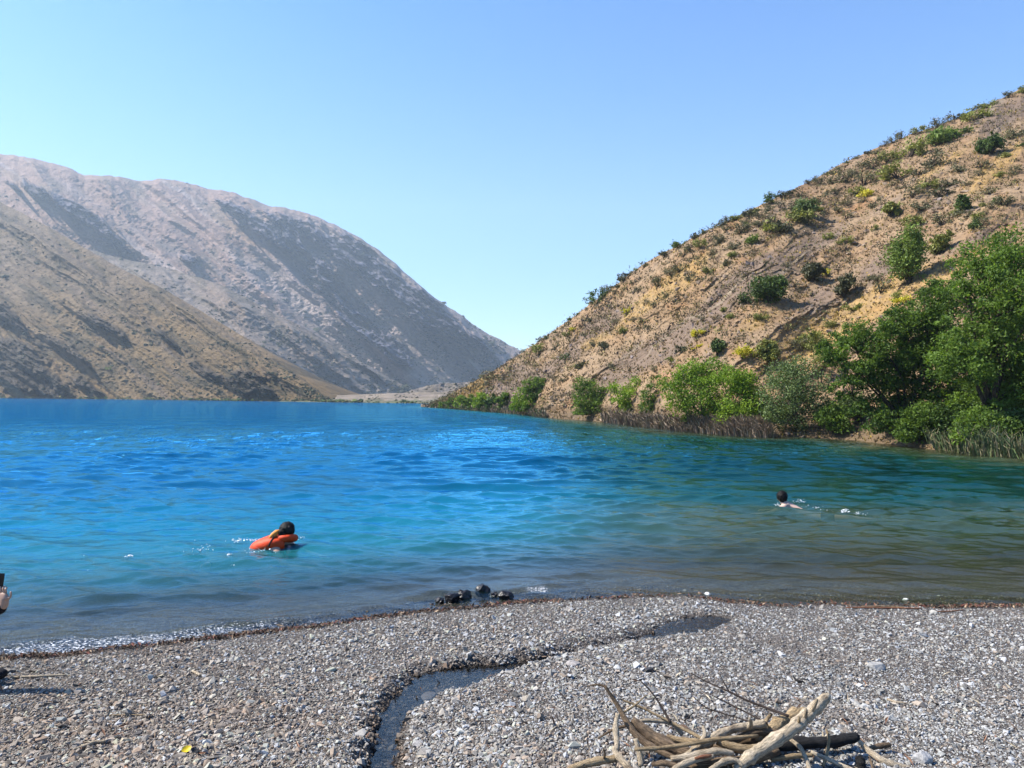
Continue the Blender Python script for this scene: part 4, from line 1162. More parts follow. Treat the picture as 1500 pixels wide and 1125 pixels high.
def crown_points(lobes, n, rng, shell=0.62, clump=0.2, per=34):
    """leaf positions in clumps spread through rounded lobes (centre, radius xyz)"""
    w = np.array([l[1].prod() ** (2 / 3) for l in lobes]); w /= w.sum()
    nc = max(3, n // per)
    li = rng.choice(len(lobes), nc, p=w)
    c = np.array([l[0] for l in lobes])[li]; r = np.array([l[1] for l in lobes])[li]
    d = rng.normal(size=(nc, 3)); d /= np.linalg.norm(d, axis=1, keepdims=True)
    rad = shell + (1.05 - shell) * rng.random(nc) ** 0.6
    rad = np.where(rng.random(nc) < 0.22, rng.uniform(0.1, 0.7, nc), rad)
    cp = c + d * r * rad[:, None]
    cs = r.mean(1) * clump * rng.uniform(0.6, 1.5, nc)
    k = rng.integers(0, nc, n)
    off = rng.normal(size=(n, 3)) * np.array([1, 1, 0.75])
    P = cp[k] + off * cs[k][:, None]
    tone = np.clip(0.5 + 0.20 * rng.normal(size=nc)[k] + 0.16 * rng.normal(size=n), 0, 1)
    return P, tone, cp


def crown_mesh(name, P, tone, leaf, rng, mat, thin=0.5, up=0.35):
    V, F = leaves_np(P, leaf * rng.uniform(0.65, 1.35, len(P)), rng, up, thin)
    return mesh_np(name, V, F, mat, False, fl={"tone": np.repeat(tone, 4)})


def join(parts):
    Vs, Qs, Ts, o = [], [], [], 0
    for V, F, c in parts:
        Vs.append(V); Qs.append(F + o)
        if c is not None: Ts.append(c + o)
        o += len(V)
    return np.concatenate(Vs), [np.concatenate(Qs)] + ([np.concatenate(Ts)] if Ts else [])


def tree(name, label, cat, base, lobes_px, leafkey, n, leaf, seed, group=None, back=1.5, depth_jit=0.5, trunk_r=0.10, per=34, clump=0.2, shell=0.6, thin=0.5, D=None, base_pt=None, low=0.5):
    """tree whose crown is a set of rounded leaf masses on real limbs; base is (px, py) on the bank"""
    rng = np.random.default_rng(seed)
    b = LR.locate(base[0], base[1]) if base_pt is None else base_pt
    D = b[1]
    lobes = []
    for (x, y, r) in lobes_px:
        rm = 1.12 * r / FL * D
        c = at(x, y, (D + rng.uniform(-1, 1) * depth_jit * rm * 1.6) / FW[1])
        lobes.append((c, np.array([rm, rm * 1.05, rm * rng.uniform(0.8, 1.0)])))
    o = empty(name, b, label, cat, group)
    P, tone, cp = crown_points(lobes, n, rng, shell, clump, per)
    k = P[:, 2] > b[2] + 0.05
    P, tone = P[k], tone[k]
    link("crown", crown_mesh("crown", P - b, tone, leaf, rng, LEAF[leafkey]), o)
    tb = []
    top = np.mean([l[0] for l in lobes], 0)
    fork = b * 0.62 + np.array([top[0], top[1], b[2] + (top[2] - b[2]) * low]) * 0.38 if len(lobes) > 1 else b * 0.6 + top * 0.4
    tb.append(tube([b - np.array([0, 0, 0.3]), b * 0.6 + fork * 0.4 + rng.normal(size=3) * 0.05, fork], [trunk_r * 1.25, trunk_r, trunk_r * 0.8], 9, 6, 0.15, seed))
    for i, (c, r) in enumerate(lobes):
        mid = fork * 0.5 + c * 0.5 + rng.normal(size=3) * r * 0.22
        tb.append(tube([fork, mid, c], [trunk_r * 0.55, trunk_r * 0.36, trunk_r * 0.16], 6, 6, 0.12, seed + i))
        near = cp[np.argsort(np.linalg.norm(cp - c, axis=1))][:40]
        for q in near[rng.permutation(len(near))[:9]]:
            st = mid * 0.35 + c * 0.65
            tb.append(tube([st, (st + q) / 2 + rng.normal(size=3) * r * 0.12, q], [trunk_r * 0.2, trunk_r * 0.12, trunk_r * 0.04], 5, 3, 0.0, seed))
    V, F = join(tb)
    link("trunk", mesh_np("trunk", V - b, F, BARK, True), o)
    return o


RT_ = "trees and bushes along the right shore"
tree("shore_tree", "tallest broad green tree, standing where the right shore meets the picture's edge", "tree", (1440, 640),
     [(1440, 388, 36), (1482, 378, 40), (1415, 420, 26), (1470, 435, 40), (1510, 460, 55), (1455, 500, 42), (1412, 530, 40), (1490, 545, 52), (1545, 420, 60), (1550, 560, 60), (1435, 590, 34), (1480, 610, 34), (1395, 480, 24)],
     "green", 56000, 0.145, 201, RT_, trunk_r=0.16, depth_jit=0.6, per=70, clump=0.15, shell=0.45)
tree("shore_tree", "wide leaning green tree with dark bare limbs, between the tallest tree and the grey-green bush", "tree", (1330, 638),
     [(1222, 516, 20), (1246, 498, 25), (1285, 500, 32), (1328, 482, 34), (1360, 452, 30), (1384, 432, 24), (1345, 530, 40), (1300, 555, 36), (1258, 545, 24), (1385, 510, 36), (1390, 575, 36), (1335, 600, 34), (1280, 605, 24), (1235, 570, 16)],
     "green", 50000, 0.145, 202, RT_, trunk_r=0.13, depth_jit=0.6, per=70, clump=0.15, shell=0.45)
tree("shore_bush", "grey-green rounded bush with pale twigs beside the shaded gap in the bank", "bush", (1168, 630),
     [(1150, 552, 24), (1178, 560, 30), (1140, 582, 24), (1188, 590, 24), (1205, 608, 15), (1132, 608, 16), (1165, 612, 24), (1165, 536, 14)], "grey", 11000, 0.14, 203, RT_, trunk_r=0.07)
tree("shore_tree", "broad light green willow above the dry reed bank", "tree", (1035, 620),
     [(992, 566, 20), (1012, 548, 20), (1040, 545, 20), (1030, 575, 26), (1000, 592, 20), (1050, 600, 24)], "willow", 11000, 0.16, 204, RT_, trunk_r=0.09)
tree("shore_tree", "light green willow half merged with the broader one, next to the grey-green bush", "tree", (1085, 622),
     [(1068, 556, 20), (1090, 565, 20), (1108, 582, 16), (1085, 592, 24), (1105, 606, 14), (1068, 610, 18)], "willow", 9000, 0.16, 205, RT_, trunk_r=0.08)
tree("shore_tree", "slim wispy young tree left of the broad willow", "tree", (957, 607), [(958, 560, 10), (953, 576, 13), (963, 590, 14), (952, 600, 13)], "green", 2600, 0.17, 206, RT_, trunk_r=0.05)
tree("shore_bush", "fresh green bush between the slim young tree and the dark round bush", "bush", (922, 605), [(910, 575, 15), (930, 571, 16), (938, 588, 14), (916, 594, 16), (930, 602, 14)], "willow", 5600, 0.2, 207, RT_, trunk_r=0.06)
tree("shore_bush", "dark green dense bush standing alone by the bare pale bank", "bush", (865, 608), [(852, 570, 14), (845, 588, 12), (868, 578, 18), (886, 580, 15), (890, 596, 15), (862, 600, 18), (848, 603, 12), (878, 606, 14)], "green", 8000, 0.22, 208, RT_, trunk_r=0.07)
tree("shore_tree", "dark green tree at the top of the far shore thicket, beside the bare pale bank", "tree", (782, 598), [(790, 562, 11), (775, 566, 10), (798, 572, 9), (786, 578, 12)], "green", 3000, 0.3, 209, RT_, trunk_r=0.08)
tree("shore_bush", "yellow-green bush in front of the far thicket's dark tree", "bush", (775, 604), [(765, 582, 12), (782, 588, 12), (772, 596, 11), (755, 594, 9)], "willow", 3000, 0.3, 210, RT_, trunk_r=0.06)
for i, (x, y, key, lob, lab) in enumerate([
        (1395, 640, "deep", [(1380, 618, 22), (1405, 608, 24), (1420, 625, 20), (1395, 632, 18)], "dark shrub in the deep shade between leaning tree and tallest tree"),
        (1348, 650, "green", [(1335, 628, 18), (1358, 634, 18), (1372, 622, 20), (1350, 612, 22), (1325, 638, 12)], "leafy green shrub hanging to the water under the leaning tree"),
        (1435, 656, "green", [(1420, 636, 18), (1445, 640, 18), (1432, 618, 22), (1462, 630, 18)], "leafy green shrub hanging to the water beside the green reeds"),
        (1222, 636, "green", [(1212, 612, 14), (1230, 618, 15), (1222, 602, 14)], "leafy green shrub at the water between grey-green bush and leaning tree"),
        (1310, 636, "deep", [(1300, 615, 18), (1325, 622, 18), (1345, 626, 16), (1318, 605, 16)], "low dark shrub under the leaning tree's bare limbs"),
        (1465, 648, "deep", [(1455, 622, 20), (1478, 628, 20), (1495, 618, 20), (1510, 632, 18)], "dark shrub at the tallest tree's foot behind the green reeds"),
        (1255, 618, "grey", [(1248, 590, 14), (1262, 600, 14), (1240, 604, 10)], "small grey-green shrub on the bank lakeward of the leaning tree")]):
    tree("shore_bush", lab, "bush", (x, y), lob, key, 6500, 0.14, 260 + i, RT_, trunk_r=0.05)
for i, (x, y, r, key, lab) in enumerate([
        (738, 588, 12, "green", "green bush just lakeward-end of the yellow-green bush in the far thicket"),
        (722, 590, 11, "deep", "darkest bush in the far thicket, with a black hollow beneath"),
        (706, 588, 12, "willow", "light green domed bush behind the darkest one in the far thicket"),
        (690, 589, 10, "green", "middle-sized green bush under the golden slope"),
        (676, 590, 9, "willow", "yellowish bush under the lower end of the golden slope"),
        (662, 592, 8, "green", "small green bush near the tip of the wooded point"),
        (650, 594, 6.5, "green", "next to last bush on the tip of the wooded point"),
        (638, 595.5, 4.5, "deep", "last tiny bush on the tip of the wooded point")]):
    tree("shore_bush", lab, "bush", (x, y + r * 0.9), [(x - r * 0.4, y, r * 0.72), (x + r * 0.5, y + r * 0.1, r * 0.66), (x, y - r * 0.4, r * 0.62), (x + r * 0.2, y + r * 0.5, r * 0.6)], key, int(1300 + 60 * r), 0.42, 220 + i, RT_, trunk_r=0.08)
tree("shore_tree", "thin pale olive sapling behind the gap between leaning tree and grey-green bush", "tree", (1205, 560), [(1196, 502, 13), (1188, 488, 9), (1212, 512, 12), (1202, 525, 10)], "olive", 2200, 0.15, 240, RT_, trunk_r=0.04)


# reeds: standing dry stalks along the right bank
def reeds(name, label, spans, seed, n, hmin, hmax, pal):
    rng = np.random.default_rng(seed)
    Vs, Cs = [], []
    for (x0, x1, wgt) in spans:
        m = int(n * wgt)
        pxs = rng.uniform(x0, x1, m)
        k = np.interp(pxs, [p[0] for p in RSHORE_PX], np.arange(len(RSH)))
        i = np.clip(k.astype(int), 0, len(RSH) - 2); f = (k - i)[:, None]
        b = RSH[i] * (1 - f) + RSH[i + 1] * f
        b[:, 1] += rng.uniform(-0.35, 1.0, m) * (0.6 + b[:, 1] / 90); b[:, 2] = np.clip((b[:, 1] - (RSH[i] * (1 - f) + RSH[i + 1] * f)[:, 1]) * 0.5, -0.1, 0.6)
        h = rng.uniform(hmin, hmax, m) * (0.75 + 0.5 * fbm(pxs / 15, pxs * 0, 2, seed)); w = rng.uniform(0.012, 0.03, m) * (0.5 + b[:, 1] / 40)
        lean = rng.normal(0, 0.33, (m, 2))
        a = rng.uniform(0, np.pi, m)
        wv = np.stack([np.cos(a), np.sin(a) * 0.4, 0 * a], -1) * w[:, None]
        mid = b + np.stack([lean[:, 0] * h * 0.4, lean[:, 1] * h * 0.4, h * 0.6], -1)
        tip = b + np.stack([lean[:, 0] * h, lean[:, 1] * h, h * rng.uniform(0.7, 1.0, m)], -1)
        b2 = b.copy(); b2[:, 2] -= 0.15
        Vs.append(np.stack([b2 - wv, b2 + wv, mid + wv * 0.8, mid - wv * 0.8, tip + wv * 0.15, tip - wv * 0.15], 1).reshape(-1, 3))
        Cs.append(np.repeat(np.array(pal)[rng.integers(0, len(pal), m)] * rng.uniform(0.6, 1.3, (m, 1)), 6, 0))
    V = np.concatenate(Vs); q = np.arange(len(V) // 6)[:, None] * 6
    F = np.concatenate([q + np.array([[0, 1, 2, 3]]), q + np.array([[3, 2, 4, 5]])])
    me = mesh_np(name, V, F, col_mat(name + "_stalk", 0.8, 0.2), False, colors={"col": np.concatenate(Cs)})
    tag(link(name, me), label, kind="stuff")


reeds("dry_reeds", "dry grey-brown reeds along the bank under the willows", [(885, 940, .10), (940, 1000, .22), (1000, 1130, .60), (720, 800, .12)], 301, 9000, 0.4, 1.05,
      [(0.26, 0.19, 0.12), (0.33, 0.26, 0.18), (0.16, 0.11, 0.075), (0.22, 0.15, 0.10), (0.12, 0.10, 0.05)])
reeds("green_reeds", "green and straw reeds at the foot of the tallest shore tree", [(1375, 1440, .5), (1440, 1500, .4), (1500, 1560, .2)], 302, 800, 0.4, 1.15,
      [(0.10, 0.14, 0.05), (0.16, 0.17, 0.07), (0.30, 0.25, 0.14), (0.07, 0.10, 0.04)])
reeds("point_sedge", "low green and brown sedge along the tip of the wooded point", [(628, 720, .6), (720, 800, .4)], 303, 3000, 0.3, 0.8,
      [(0.10, 0.13, 0.04), (0.17, 0.15, 0.06), (0.13, 0.09, 0.05), (0.08, 0.10, 0.03)])


# low banks of green on the far shores
def far_scrub(name, label, samples, size, pal, seed, flat=0.7):
    rng = np.random.default_rng(seed)
    P = np.array(samples)
    tmp = np.array([[0, 0, 1], [1, 0, 0], [0, 1, 0], [-1, 0, 0], [0, -1, 0], [.6, .6, .6], [-.6, .5, .7], [.1, -.8, .6], [0, 0, -.3]])
    bm = bmesh.new()
    for v in tmp: bm.verts.new(v)
    bmesh.ops.convex_hull(bm, input=bm.verts); bmesh.ops.triangulate(bm, faces=bm.faces); bm.verts.index_update()
    V0 = np.array([v.co[:] for v in bm.verts]); F0 = np.array([[v.index for v in f.verts] for f in bm.faces]); bm.free()
    n = len(P)
    s = size * np.exp(rng.normal(0, 0.4, n))
    if np.ndim(size): s = size * np.exp(rng.normal(0, 0.35, n))
    A = np.einsum('nij,vj->nvi', rand_rot(rng, n, 0.2), V0 * np.array([1, 1, flat])) * s[:, None, None] * rng.uniform(0.75, 1.25, (n, len(V0), 1)) + P[:, None]
    c = np.array(pal)[rng.integers(0, len(pal), n)] * rng.uniform(0.7, 1.3, (n, 1))
    F = (F0[None] + (np.arange(n) * len(V0))[:, None, None]).reshape(-1, 3)
    tag(link(name, mesh_np(name, A.reshape(-1, 3), F, col_mat(name + "_leaf", 0.9, 0.1, 2.0, 0.4), False, colors={"col": np.repeat(c, len(V0), 0)})), label, kind="stuff")


def scatter_on(L, n, rng, dens, x0=None, x1=None):
    """points of a slope picked by a density over the view (px, py, rel. height)"""
    nr, nu, _ = L.P.shape
    ci = rng.uniform(0, nu - 1.01, n * 6); ri = rng.uniform(0.5, nr - 1.5, n * 6)
    r0 = ri.astype(int); c0 = ci.astype(int)
    dd = dens(L.PX[r0, c0], L.PY[r0, c0], r0 / nr)
    k = rng.random(len(ci)) < dd
    r0, c0 = r0[k][:n], c0[k][:n]
    f = rng.random(len(r0))[:, None]
    return L.P[r0, c0] * (1 - f) + L.P[np.minimum(r0 + 1, nr - 1), c0] * f, r0, c0


rs = np.random.default_rng(401)
pts, sz = [], []
for L, n, smul in ((LA, 5200, 1.0), (LB, 2300, 1.25), (LM, 5200, 1.45), (LH, 160, 0.9), (LFn, 260, 0.9)):
    den = lambda X, Y, h: np.clip(0.25 + 1.1 * fbm(X / 40, Y / 26, 3, 402) + (0.25 if L is LA else 0), 0.02, 1) * (sstep(1.0, 0.75, h) * 0.8 + 0.2 if L is not LM else np.clip((Y - 330) / 200, 0.05, 1))
    p, _, _ = scatter_on(L, n, rs, den)
    pts.append(p); sz.append(smul * (0.55 + 0.9 * rs.random(len(p)) ** 3) * (p[:, 1] / 700) ** 0.9)
far_scrub("mountain_scrub", "dark scrub dotted over the far mountain slopes", np.concatenate(pts), np.concatenate(sz) * 1.0,
          [(0.05, 0.06, 0.035), (0.07, 0.075, 0.04), (0.085, 0.075, 0.045), (0.04, 0.05, 0.03)], 403)
# narrow belt of green along the left shore
m = 2600
x = rs.uniform(-300, 640, m); k = rs.random(m) < np.clip(0.45 + 1.2 * perlin(x / 26, x * 0, 405) + np.where((x < 110) | ((x > 270) & (x < 350)), 0.3, -0.1), 0.05, 1)
x = x[k]
bp = np.array([np.interp(x, LA.px, LA.P[0][:, i]) for i in range(3)]).T
fp = np.array([np.interp(x, LFn.px, LFn.P[0][:, i]) for i in range(3)]).T
P_ = np.where((x < 470)[:, None], bp, fp); P_[:, 1] += rs.uniform(-3, 5, len(x)); P_[:, 2] = rs.uniform(0.0, 0.9, len(x))
far_scrub("shore_scrub", "narrow belt of green scrub along the foot of the left mountain", P_, 0.75 * np.ones(len(x)),
          [(0.07, 0.11, 0.03), (0.10, 0.13, 0.035), (0.05, 0.08, 0.03), (0.14, 0.13, 0.05)], 406)
t0 = LA.locate(158, 541)
tree("lone_tree", "single round green tree on the left mountain's lower slope", "tree", None, [(158, 540, 4.2), (156, 542.5, 3.5), (161, 542.5, 3.2)], "green", 900, 0.5, 407, None, trunk_r=0.2, base_pt=t0 + np.array([0, -1.0, -0.5]))

# ---- grass tufts and rubble of the right hill
rh = np.random.default_rng(410)
gfun = lambda X, Y, h: np.clip(0.5 + 1.0 * fbm(X / 26, Y / 18, 3, 411), 0.06, 1) * np.where(X > 630, 1, 0)
p, r0, c0 = scatter_on(LR, 30000, rh, gfun)
n = len(p)
gl_ = GLD_[r0, c0]; sc_ = SCR_[r0, c0]
hgt = (0.07 + 0.12 * rh.random(n) ** 2) * (0.45 + p[:, 1] / 75)
nb = 6
ang = rh.uniform(0, 2 * np.pi, (n, nb)); rad = hgt[:, None] * rh.uniform(0.25, 0.95, (n, nb)); bw = hgt[:, None] * 0.22
tip = p[:, None] + np.stack([np.cos(ang) * rad, np.sin(ang) * rad, hgt[:, None] * rh.uniform(0.6, 1.2, (n, nb))], -1)
side = np.stack([-np.sin(ang), np.cos(ang), 0 * ang], -1) * bw[..., None]
bs = p[:, None] + np.stack([np.cos(ang), np.sin(ang), 0 * ang - 0.4], -1) * (hgt * 0.12)[:, None, None]
V = np.stack([bs - side, bs + side, tip], 2).reshape(-1, 3)
cg = lerp3(np.array([0.33, 0.245, 0.13]), np.array([0.56, 0.41, 0.13]), np.clip(gl_ + rh.normal(0, 0.3, n), 0, 1))
drk = rh.random(n)
cg = np.where((drk < 0.2)[:, None], np.array([0.15, 0.11, 0.07]), cg); cg = np.where((drk > 0.93)[:, None], np.array([0.46, 0.34, 0.07]), cg); cg = np.where(((drk > 0.86) & (drk <= .93))[:, None], np.array([0.16, 0.15, 0.06]), cg)
cg = cg * rh.uniform(0.7, 1.25, (n, 1)) * np.array([0.85, 0.8, 0.75])
tag(link("dry_grass", mesh_np("dry_grass", V, np.arange(len(V)).reshape(-1, 3), col_mat("dry_grass_blade", 0.85, 0.15), False, colors={"col": np.repeat(cg, nb * 3, 0)})), "dry tufts of grass over the right hillside", kind="stuff")
p, r0, c0 = scatter_on(LR, 6000, rh, lambda X, Y, h: np.clip(0.25 + 0.9 * fbm(X / 30, Y / 20, 3, 412), 0.05, 1))
n = len(p)
cs_ = lerp3(np.array([0.34, 0.25, 0.18]), np.array([0.25, 0.20, 0.185]), SCR_[r0, c0]) * rh.uniform(0.5, 1.1, (n, 1))
tag(link("hill_rubble", scatter_hulls("hill_rubble", p, (0.07 + 0.4 * rh.random(n) ** 6) * (0.5 + p[:, 1] / 70), cs_, col_mat("hill_stone", 0.9, 0.2, 3, 0.3), rh, 8, 0.7, 0.4, 10)), "loose stones on the right hillside", kind="stuff")


# ---- shrubs of the right hill, each one by itself
def shrub_mesh(key, seed, n, tall=0.75, leaf=0.14, open_=0.22):
    rng = np.random.default_rng(seed)
    lob = [(np.array([rng.uniform(-.42, .42), rng.uniform(-.42, .42), tall * rng.uniform(0.12, 0.62)]), np.array([rng.uniform(.12, .28), rng.uniform(.12, .28), tall * rng.uniform(.14, .34)])) for _ in range(8)]
    P, tone, cp = crown_points(lob, n, rng, 0.45, 0.38, 12)
    P[:, 2] = np.abs(P[:, 2])
    V, F = leaves_np(P, leaf * rng.uniform(0.6, 1.4, len(P)), rng, 0.35, 0.5)
    tone = np.repeat(tone, 4)
    tb = [tube([(0, 0, -0.12), (q[0] * 0.4, q[1] * 0.4, q[2] * 0.55), q], [0.022, 0.015, 0.006], 4, 2, 0, seed) for q in cp[:14]]
    V2, F2 = join(tb)
    me = mesh_np("shrub", np.concatenate([V, V2]), [F, F2[0] + len(V), F2[1] + len(V)], LEAF[key], False, fl={"tone": np.concatenate([tone, np.zeros(len(V2))])})
    me.materials.append(BARK_D)
    mi = np.zeros(len(me.polygons), np.int32); mi[len(F):] = 1
    me.polygons.foreach_set("material_index", mi)
    return me


KINDS = dict(d=("bush", "dark green"), g=("thorn", "grey-brown"), o=("olive", "olive"), y=("yellow", "yellow"), b=("bright", "bright green"), n=("brown", "dark brown"))
MESHES = {k: [shrub_mesh(v[0], 500 + i * 7 + j, 620 if k != "g" else 460, (0.75, 0.6, 0.9)[j], 0.125 if k != 'g' else 0.10) for j in range(3)] for i, (k, v) in enumerate(KINDS.items())}

BIG = [  # (px, base py, width px, height px, kind, leaf count, label)
    (1332, 416, 70, 88, "bright", 7000, "tall bright green bush in the middle of the right slope"),
    (1127, 444, 62, 50, "bush", 5000, "broad dark green bush on the slope above the light green willow"),
    (1376, 372, 34, 36, "olive", 1800, "yellowish green bush up beside the tall bright green bush"),
    (1190, 413, 40, 32, "brown", 2600, "dark brown-green bush on the scree with a small yellow bush beside it"),
    (1236, 436, 40, 36, "brown", 2600, "dark open bush on the slope below the small yellow bush"),
    (1052, 520, 30, 25, "bush", 2200, "round dark bush sitting alone on the bare slope above the reed bank"),
    (1126, 532, 44, 40, "olive", 2600, "large olive-yellow bush directly above the light green willows"),
    (1411, 311, 36, 28, "bush", 2000, "rounded dark green bush above the tallest shore tree"),
    (1452, 226, 42, 34, "bush", 2600, "dark green bush high on the slope near the picture's edge"),
    (1180, 318, 42, 30, "grey", 2000, "grey-green bush high on the lakeward part of the right slope"),
    (1306, 317, 34, 26, "olive", 1700, "pale olive-yellow rounded bush above the tall bright green bush"),
    (1378, 212, 40, 20, "bright", 1600, "low spreading green bush just under the skyline"),
]
LAND = []
for i, (x, y, w, h, key, n, lab) in enumerate(BIG):
    b = LR.locate(x, y); D = b[1]
    rx = w / FL * D / 2; hz_ = h / FL * D
    rng = np.random.default_rng(600 + i)
    o = empty("hillside_bush", b, lab, "bush", "large bushes on the right hill")
    lob = []
    for _ in range(9):
        a = rng.uniform(0, 6.28); rr = rng.uniform(0.1, 0.62)
        lob.append((np.array([math.cos(a) * rr * rx, math.sin(a) * rr * rx, hz_ * rng.uniform(0.28, 0.70)]), np.array([rx * rng.uniform(.30, .5), rx * rng.uniform(.30, .5), hz_ * rng.uniform(.18, .32)])))
    P, tone, cp = crown_points(lob, n, rng, 0.5, 0.26, 24)
    P[:, 2] = np.abs(P[:, 2])
    link("crown", crown_mesh("crown", P, tone, 0.030 * D / 8 if D < 60 else 0.27, rng, LEAF[key]), o)
    tb = [tube([(0, 0, -0.3), (q[0] * 0.35, q[1] * 0.35, q[2] * 0.5), q], [0.05, 0.035, 0.012], 5, 3, 0.1, i) for q in cp[:26]]
    V, F = join(tb)
    link("trunk", mesh_np("trunk", V, F, BARK_D, True), o)
    LAND.append((x, y - h * 0.4, lab))

A6 = """1060,320,120,b 1130,290,80,o 1215,215,90,o 1185,270,45,d 1385,300,50,g 1435,335,30,d 1245,440,60,g 1140,455,60,g 1230,475,40,g 1360,388,40,o 1100,520,70,g 1280,560,70,g
1400,470,40,g 1315,603,35,d 1285,632,40,g 1365,615,50,g 1205,725,60,d 1230,680,50,o 1060,710,110,g 1000,440,110,g 960,470,70,g 905,385,100,o 800,410,60,o 735,440,80,g 850,485,110,o 690,520,80,g 610,505,60,g
545,512,50,g 490,515,50,g 540,470,50,g 660,560,70,o 702,575,60,y 985,540,70,o 920,580,90,g 1045,575,70,n 965,635,80,g 870,535,40,g 725,630,70,g 620,615,50,g 575,648,45,g 915,712,90,o 610,678,50,g
465,605,70,g 395,575,40,g 350,640,60,g 400,690,110,o 430,705,60,g 285,740,100,n 270,695,50,g 200,712,40,g 110,742,60,g 145,712,25,d 170,790,50,b 80,815,60,g 75,850,40,g 480,640,40,o 525,775,50,o
600,795,50,o 325,905,40,g 530,947,55,y 150,1080,80,d 715,968,40,g 755,972,45,g 880,1075,60,y 965,1030,60,g 1050,985,50,o 45,890,40,g 15,780,40,g 690,600,40,g 780,470,50,g 830,520,45,g 870,300,50,g
755,370,45,g 1180,520,40,g 1250,620,30,o 1330,480,40,o 560,560,40,g 640,470,40,g 1010,520,40,n 520,560,35,g 330,560,40,g 1120,660,40,o 1180,670,40,g 740,730,30,o"""
A7 = """125,1022,40,g 185,1078,50,d 200,942,40,o 235,910,40,y 45,1035,60,o 410,1015,70,n 345,1000,40,g 270,1122,50,o 535,826,60,y 580,850,45,g 695,778,50,g 520,926,55,o 625,848,40,g 570,642,40,g 600,695,50,g
720,655,80,g 790,600,70,g 840,575,90,g 880,630,60,g 955,438,60,o 900,460,70,g 1070,412,60,g 1040,425,50,g 1180,360,65,g 1220,320,35,d 1290,322,50,g 1290,270,60,g 1380,350,110,o 1250,416,60,b 1150,445,60,g
1140,488,50,o 1105,540,40,n 1000,582,50,o 845,1034,55,n 935,942,55,y 945,1006,35,y 910,1020,30,y 1190,1066,100,y 1300,848,70,o 970,858,40,g 1230,1000,40,g 660,900,40,g 470,700,40,g 650,760,35,g 760,720,40,g 480,870,40,g
330,860,40,n 300,940,45,g 1090,800,40,o 1130,840,45,o 1010,480,50,g 1200,300,45,g 1340,230,60,g 1400,210,50,g 1100,340,50,g 860,490,50,g 940,500,45,g"""
S6 = "1375,95,60 1435,85,50 1265,128,70 1220,148,40 1302,118,35 1145,188,50 1040,228,60 1102,214,30 960,262,45 996,250,25 830,302,40 790,310,35 710,352,40 660,370,35 608,396,25 510,452,25 455,486,35 430,504,40 362,534,15 318,574,50 250,600,40 185,640,30 150,668,60 90,682,60 30,698,50"
S7 = "360,762,90 425,695,50 485,668,40 310,795,40 525,615,60 590,566,30 640,548,50 755,490,55 833,430,65 920,382,50 960,360,40 1020,322,15 1075,298,30 1110,285,50 1150,276,50 1232,258,60 1278,228,40 1350,178,50 1312,192,20 215,850,30 260,815,20 82,958,25 135,922,25"
k6 = 450 / 1446; k7 = 370 / 1435
SHR = []
for t in A6.split():
    a, b, w, k = t.split(','); SHR.append((1050 + float(a) * k6, 110 + float(b) * k6, float(w) * k6, k, 0))
for t in A7.split():
    a, b, w, k = t.split(','); SHR.append((780 + float(a) * k7, 250 + float(b) * k7, float(w) * k7, k, 0))
for t in S6.split():
    a, b, w = t.split(','); SHR.append((1050 + float(a) * k6, 110 + float(b) * k6, float(w) * k6, 'd', 1))
for t in S7.split():
    a, b, w = t.split(','); SHR.append((780 + float(a) * k7, 250 + float(b) * k7, float(w) * k7, 'd', 1))
SHR += [(1185, 508, 26, 'o', 0), (1165, 512, 20, 'g', 0), (1250, 455, 20, 'o', 0), (1290, 430, 22, 'g', 0), (1320, 440, 18, 'o', 0), (1345, 432, 16, 'g', 0), (1215, 480, 16, 'o', 0), (1000, 515, 16, 'n', 0), (985, 530, 14, 'o', 0), (960, 545, 12, 'g', 0),
        (900, 540, 14, 'g', 0), (850, 540, 14, 'n', 0), (825, 560, 12, 'g', 0), (1030, 490, 12, 'y', 0), (1440, 330, 20, 'g', 0), (1470, 300, 22, 'g', 0), (1460, 350, 16, 'o', 0), (1485, 255, 18, 'g', 0), (1490, 200, 24, 'g', 0)]
ORD = ["", "second ", "third ", "fourth ", "fifth ", "sixth ", "seventh ", "eighth ", "ninth ", "tenth ", "eleventh ", "twelfth ", "thirteenth ", "fourteenth ", "fifteenth ", "sixteenth ", "seventeenth ", "eighteenth ", "nineteenth "]
ORD += [t + " " for t in "twentieth twenty-first twenty-second twenty-third twenty-fourth twenty-fifth twenty-sixth twenty-seventh twenty-eighth twenty-ninth thirtieth thirty-first thirty-second thirty-third thirty-fourth thirty-fifth thirty-sixth thirty-seventh thirty-eighth thirty-ninth fortieth forty-first forty-second forty-third forty-fourth forty-fifth forty-sixth forty-seventh forty-eighth forty-ninth fiftieth".split()]
SHORT = ["the tall bright green bush", "the broad dark green bush above the willow", "the yellowish bush by the tall bright one", "the dark brown-green bush on the scree", "the dark open bush on the slope", "the round dark bush on the bare slope",
         "the large olive-yellow bush above the willows", "the rounded dark bush above the tallest tree", "the dark green bush high on the slope", "the grey-green bush high on the lakeward slope", "the pale olive-yellow rounded bush", "the low spreading bush under the skyline"]
SHORT += ["the golden patch of slope", "the slope's low lakeward end"]
LAND += [(690, 570, ""), (800, 545, "")]
seen = {}
tmp = []
for (x, y, w, k, sk) in SHR:
    if sk: continue
    j = min(range(len(LAND)), key=lambda q: (LAND[q][0] - x) ** 2 + (LAND[q][1] - y) ** 2)
    dx, dy = x - LAND[j][0], y - LAND[j][1]
    v = "level with" if abs(dy) < 0.45 * abs(dx) else ("above" if dy < 0 else "below")
    hdir = "" if abs(dx) < 0.45 * abs(dy) else ("to the left, " if dx < 0 else "to the right, ")
    tmp.append((j, k, v, hdir, math.hypot(dx, dy), x, y, w))
tmp.sort(key=lambda t: t[4])
